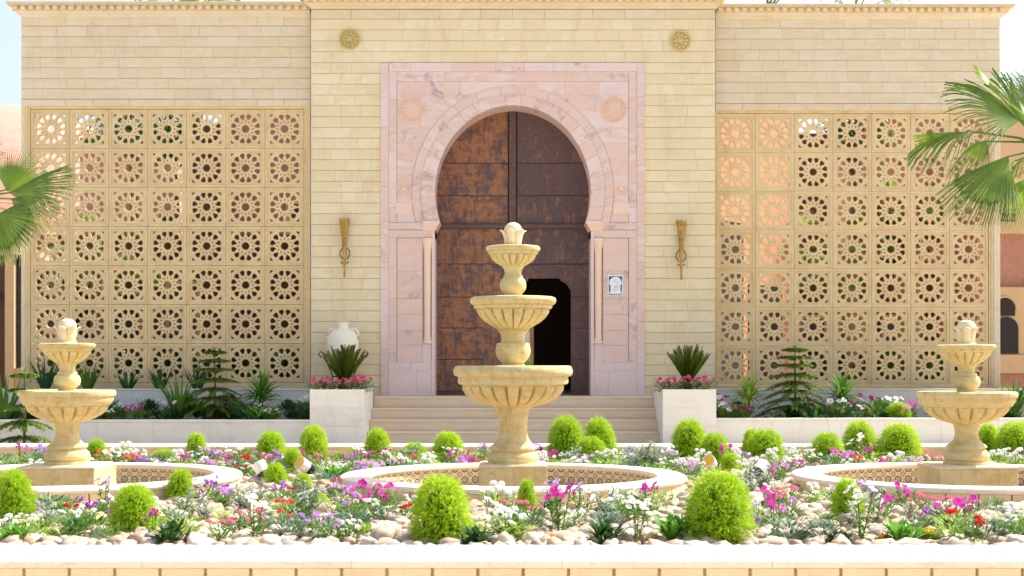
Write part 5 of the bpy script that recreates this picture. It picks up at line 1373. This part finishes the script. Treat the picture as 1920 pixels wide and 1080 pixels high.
# ------------------------------------------------------------------ fan palms
def fan(parent, hub, tip, nrm, spread, n=44, mat='palm', droop=.35, fused=.5, threads=True, seed=0, base=None, width=1.0):
    """hub, tip: world points; nrm: leaf normal; spread: half angle"""
    r = random.Random(seed); hub = Vector(hub); ax = Vector(tip)-hub; L = ax.length; ax.normalize()
    nrm = Vector(nrm); nrm = (nrm-ax*nrm.dot(ax)).normalized(); sd_ = nrm.cross(ax)
    mb = MB(); rs_ = [0, .15, .35, fused, .68, .84, 1.0]
    for i in range(n):
        u = -1+2*(i+.5)/n; ang = u*spread; da = spread/n; Li = L*(1-.22*abs(u)**2)*r.uniform(.93, 1.05); dr = droop*r.uniform(.6, 1.5)
        vs = []
        for k, t_ in enumerate(rs_):
            rad = Li*t_; g = Vector((0, 0, -1))*dr*L*max(0, t_-.35)**2.2
            hw = da if t_ <= fused else da*max(0, (1-t_)/(1-fused))*(fused/t_)
            for j, s_ in enumerate((-1, 0, 1)):
                a = ang+s_*hw
                bow = -nrm*(.10*L*(u*u)*t_)
                vs.append(hub+(ax*cos(a)+sd_*sin(a))*rad+nrm*((.5 if s_ == 0 else -.5)*da*rad*.75)+g+bow)
        fs = []
        for k in range(len(rs_)-1):
            for j in range(2): fs.append((k*3+j, k*3+j+1, (k+1)*3+j+1, (k+1)*3+j))
        mb.add(vs, fs, 0)
        if threads and r.random() < .9:
            p = hub+(ax*cos(ang+da)+sd_*sin(ang+da))*Li*fused*1.05+Vector((0, 0, -.02)); mb.blade(p, ax*cos(ang)+sd_*sin(ang)+Vector((r.uniform(-.3, .3), 0, r.uniform(-.3, .1))), L*r.uniform(.2, .4), .006, 2.2, 5, 1)
    if base is not None:
        b_ = Vector(base); m_ = (b_+hub)/2+Vector((0, 0, .06)); mb.tube([b_, m_, hub+ax*.03], [.022, .017, .012], 6, 0)
    return mb.build('frond', [M[mat], M['dry']], parent)
DPm = 20.0
def Q(x, y, d=0): return P(x, y, DPm+d)
pr_ = thing('fan_palm', 'tall fan palm reaching in from the right edge', 'palm tree', (px(2010, DPm), DPm, 0))
bx = Q(1995, 300)
MB().tube([(bx.x+.1, DPm, 0), (bx.x+.05, DPm, 2), (bx.x, DPm, bx.z-.25), (bx.x, DPm, bx.z+.2)], [.24, .19, .17, .1], 14).build('trunk', M['trunk'], pr_)
cb = Vector((bx.x, DPm, bx.z+.1))
fan(pr_, Q(1912, 225), Q(1768, 148, -.3), (.2, -.75, .75), 1.0, 46, 'palm', .5, .45, True, 1, cb)
fan(pr_, Q(1888, 192), Q(1826, 116, .3), (.7, -.25, .5), .28, 18, 'palmlime', .15, .7, False, 2, cb)
fan(pr_, Q(1822, 246), Q(1702, 262, .1), (0, -.25, 1), 1.25, 40, 'palm', .95, .42, True, 3, cb)
fan(pr_, Q(1830, 247), Q(1712, 254, .2), (.0, -.6, .8), .30, 10, 'palmlime', .15, .75, False, 33, cb)
fan(pr_, Q(1890, 292), Q(1800, 400, -.4), (-.5, -.8, .35), .72, 44, 'palm', .25, .72, True, 4, cb)
fan(pr_, Q(1930, 250), Q(1880, 120, .5), (.6, -.5, .4), .8, 34, 'palm', .3, .5, True, 5, cb)
fan(pr_, Q(1925, 290), Q(1880, 330, .4), (0, -.5, .8), 1.1, 36, 'palm', .8, .4, True, 6, cb)
fan(pr_, Q(1935, 330), Q(1905, 440, .2), (-.2, -.9, .2), .9, 34, 'palm', .3, .5, True, 7, cb)
fan(pr_, Q(1850, 262, .2), Q(1790, 330, .3), (-.3, -.6, .6), .9, 30, 'palm', .8, .4, True, 8, cb)
fan(pr_, Q(1905, 300, .3), Q(1852, 345, .6), (0, -.4, .9), 1.2, 34, 'palmlime', .9, .4, True, 12, cb)
fan(pr_, Q(1935, 200, .2), Q(1893, 128, .2), (.3, -.8, .2), .8, 30, 'palm', .4, .5, True, 13, cb)
fan(pr_, Q(1905, 330, .5), Q(1870, 420, .6), (0, -.8, .3), 1.2, 36, 'dry', .7, .35, True, 14, cb)
fan(pr_, Q(2060, 250), Q(2180, 180, -.3), (-.2, -.7, .7), 1.1, 40, 'palm', .5, .45, True, 9, cb)
fan(pr_, Q(2040, 330), Q(2130, 420, -.3), (.3, -.8, .4), 1.0, 40, 'palm', .5, .45, True, 10, cb)
fan(pr_, Q(1990, 210, .5), Q(2000, 90, .9), (0, -.7, .5), 1.0, 40, 'palm', .4, .45, True, 11, cb)
pl = thing('fan_palm', 'fan palm reaching in from the left edge before the screen', 'palm tree', (px(-80, DPm), DPm, 0))
bx = Q(-70, 400); MB().tube([(bx.x, DPm, 0), (bx.x+.05, DPm, 1.5), (bx.x, DPm, bx.z-.2), (bx.x, DPm, bx.z+.2)], [.25, .2, .17, .1], 14).build('trunk', M['trunk'], pl)
cb = Vector((bx.x, DPm, bx.z+.1))
fan(pl, Q(18, 362), Q(140, 330, -.3), (.1, -.75, .6), .72, 44, 'palm', .25, .62, True, 21, cb)
fan(pl, Q(12, 358, .2), Q(72, 286, .3), (.1, -.95, .1), 1.15, 44, 'palm', .1, .55, False, 22, cb)
fan(pl, Q(-6, 402), Q(58, 452, -.4), (-.2, -.95, .2), 1.1, 46, 'palm', .18, .72, True, 23, cb)
fan(pl, Q(20, 372, .1), Q(112, 392, .1), (0, -.6, .7), .9, 40, 'palm', .5, .45, True, 24, cb)
fan(pl, Q(-15, 430, .3), Q(20, 480, .3), (0, -.8, .3), 1.0, 36, 'dry', .5, .4, True, 25, cb)
fan(pl, Q(30, 380, .3), Q(85, 425, .2), (0, -.5, .8), .9, 30, 'dry', .9, .3, True, 29, cb)
fan(pl, Q(40, 400, .2), Q(80, 470, .1), (0, -.8, .3), .8, 26, 'dry', .6, .3, True, 30, cb)
fan(pl, Q(-150, 380), Q(-280, 330), (0, -.7, .7), 1.1, 40, 'palm', .4, .5, True, 26, cb)
fan(pl, Q(-70, 330, .4), Q(-80, 220, .7), (0, -.8, .4), 1.1, 40, 'palm', .3, .5, True, 27, cb)
fan(pl, Q(-120, 440), Q(-200, 520), (0, -.7, .5), 1.0, 40, 'palm', .5, .5, True, 28, cb)

def bg_palm(cx0, cy0, D, s, label, seed, n=16):
    r = random.Random(seed); c0 = P(cx0, cy0, D); t = thing('courtyard_palm', label, 'palm tree', (c0.x, D, 0))
    MB().tube([(c0.x, D, 0), (c0.x+.1, D, c0.z*.5), (c0.x, D, c0.z)], [.25, .2, .16], 10).build('trunk', M['trunk'], t)
    for i in range(n):
        a = 2*PI*i/n+r.uniform(-.2, .2); el = r.uniform(-.5, 1.2); d = Vector((cos(a)*cos(el), sin(a)*cos(el), sin(el)))
        h = c0+d*.7*s; fan(t, h, h+(d+Vector((0, 0, -.25)))*.9*s, (Vector((0, 0, 1))-d*.5), 1.1, 22, 'palm', .5, .45, False, seed+i, c0)
bg_palm(1440, 20, 36, 1.2, 'fan palm whose crown tips show above the right wing, left of two', 201)
bg_palm(1600, 38, 37, 1.35, 'fan palm whose crown tips show above the right wing, right of two', 202)
bg_palm(364, 42, 36, 1.2, 'fan palm whose leaf tips just show above the left wing', 203)
bg_palm(1480, 470, 31, .9, 'bright green palm seen through the middle of the right screen', 204, 14)
bg_palm(1590, 500, 30, .8, 'green palm seen through the right screen, right of the bright one', 205, 12)
bg_palm(250, 255, 37, .9, 'palm seen through the top of the left screen', 206, 14)
bg_palm(180, 470, 29, .9, 'palm seen through the middle of the left screen', 207, 14)
bg_palm(1700, 400, 30, .8, 'palm seen through the upper right screen near the fan palm', 208, 12)
def court_tree(cx0, cy0, D, r0, label, seed):
    c = P(cx0, cy0, D); r = random.Random(seed); t = thing('courtyard_tree', label, 'tree', (c.x, D, 0))
    MB().tube([(c.x, D, 0), (c.x+.1, D, c.z*.6), (c.x, D, c.z)], [.16, .12, .05], 8).build('trunk', M['trunk'], t)
    mb = MB()
    for k in range(26):
        o = Vector((r.uniform(-1, 1), r.uniform(-1, 1), r.uniform(-.8, .9)))*r0*.75
        for i in range(60): mb.blade(c+o+Vector((r.gauss(0, 1), r.gauss(0, 1), r.gauss(0, .8)))*r0*.2, (r.uniform(-1, 1), r.uniform(-1, 1), r.uniform(-.6, 1)), .16, .07, .3, 2, 0, .2)
    mb.build('crown', M['leafdark'], t)
court_tree(245, 238, 37, 1.0, 'dark leafy tree seen through the top of the left screen', 1)
court_tree(325, 262, 36, .9, 'dark leafy tree behind the fourth column of the left screen', 2)
court_tree(1600, 262, 35, 1.0, 'dark leafy tree seen through the top of the right screen', 3)
court_tree(1685, 420, 30, .9, 'dark leafy tree seen through the middle of the right screen', 4)
bg_palm(1000, 590, 46, 1.0, 'palm seen in the light through the open wicket', 209, 12)
for i, (x0, D) in enumerate([(120, 29.5), (240, 29), (330, 29.5), (450, 30), (540, 30.5), (1560, 30.5), (1650, 30), (1760, 30), (1820, 31)]):
    bush(px(x0, D), D, 0, .9, 'dark green courtyard shrub, %s behind the %s screen' % (['leftmost', 'second from left', 'third from left', 'fourth from left', 'rightmost', 'leftmost', 'second from left', 'third from left', 'rightmost'][i], 'left' if i < 5 else 'right'), 'leafdark', 300+i, 900, .2, .07, 1.0, 'courtyard_shrub')
bush(px(985, 44), 44, 0, 1.0, 'bright shrub beyond the wicket in the rear garden', 'leaf', 320, 900, .2, .07, .8, 'courtyard_shrub')
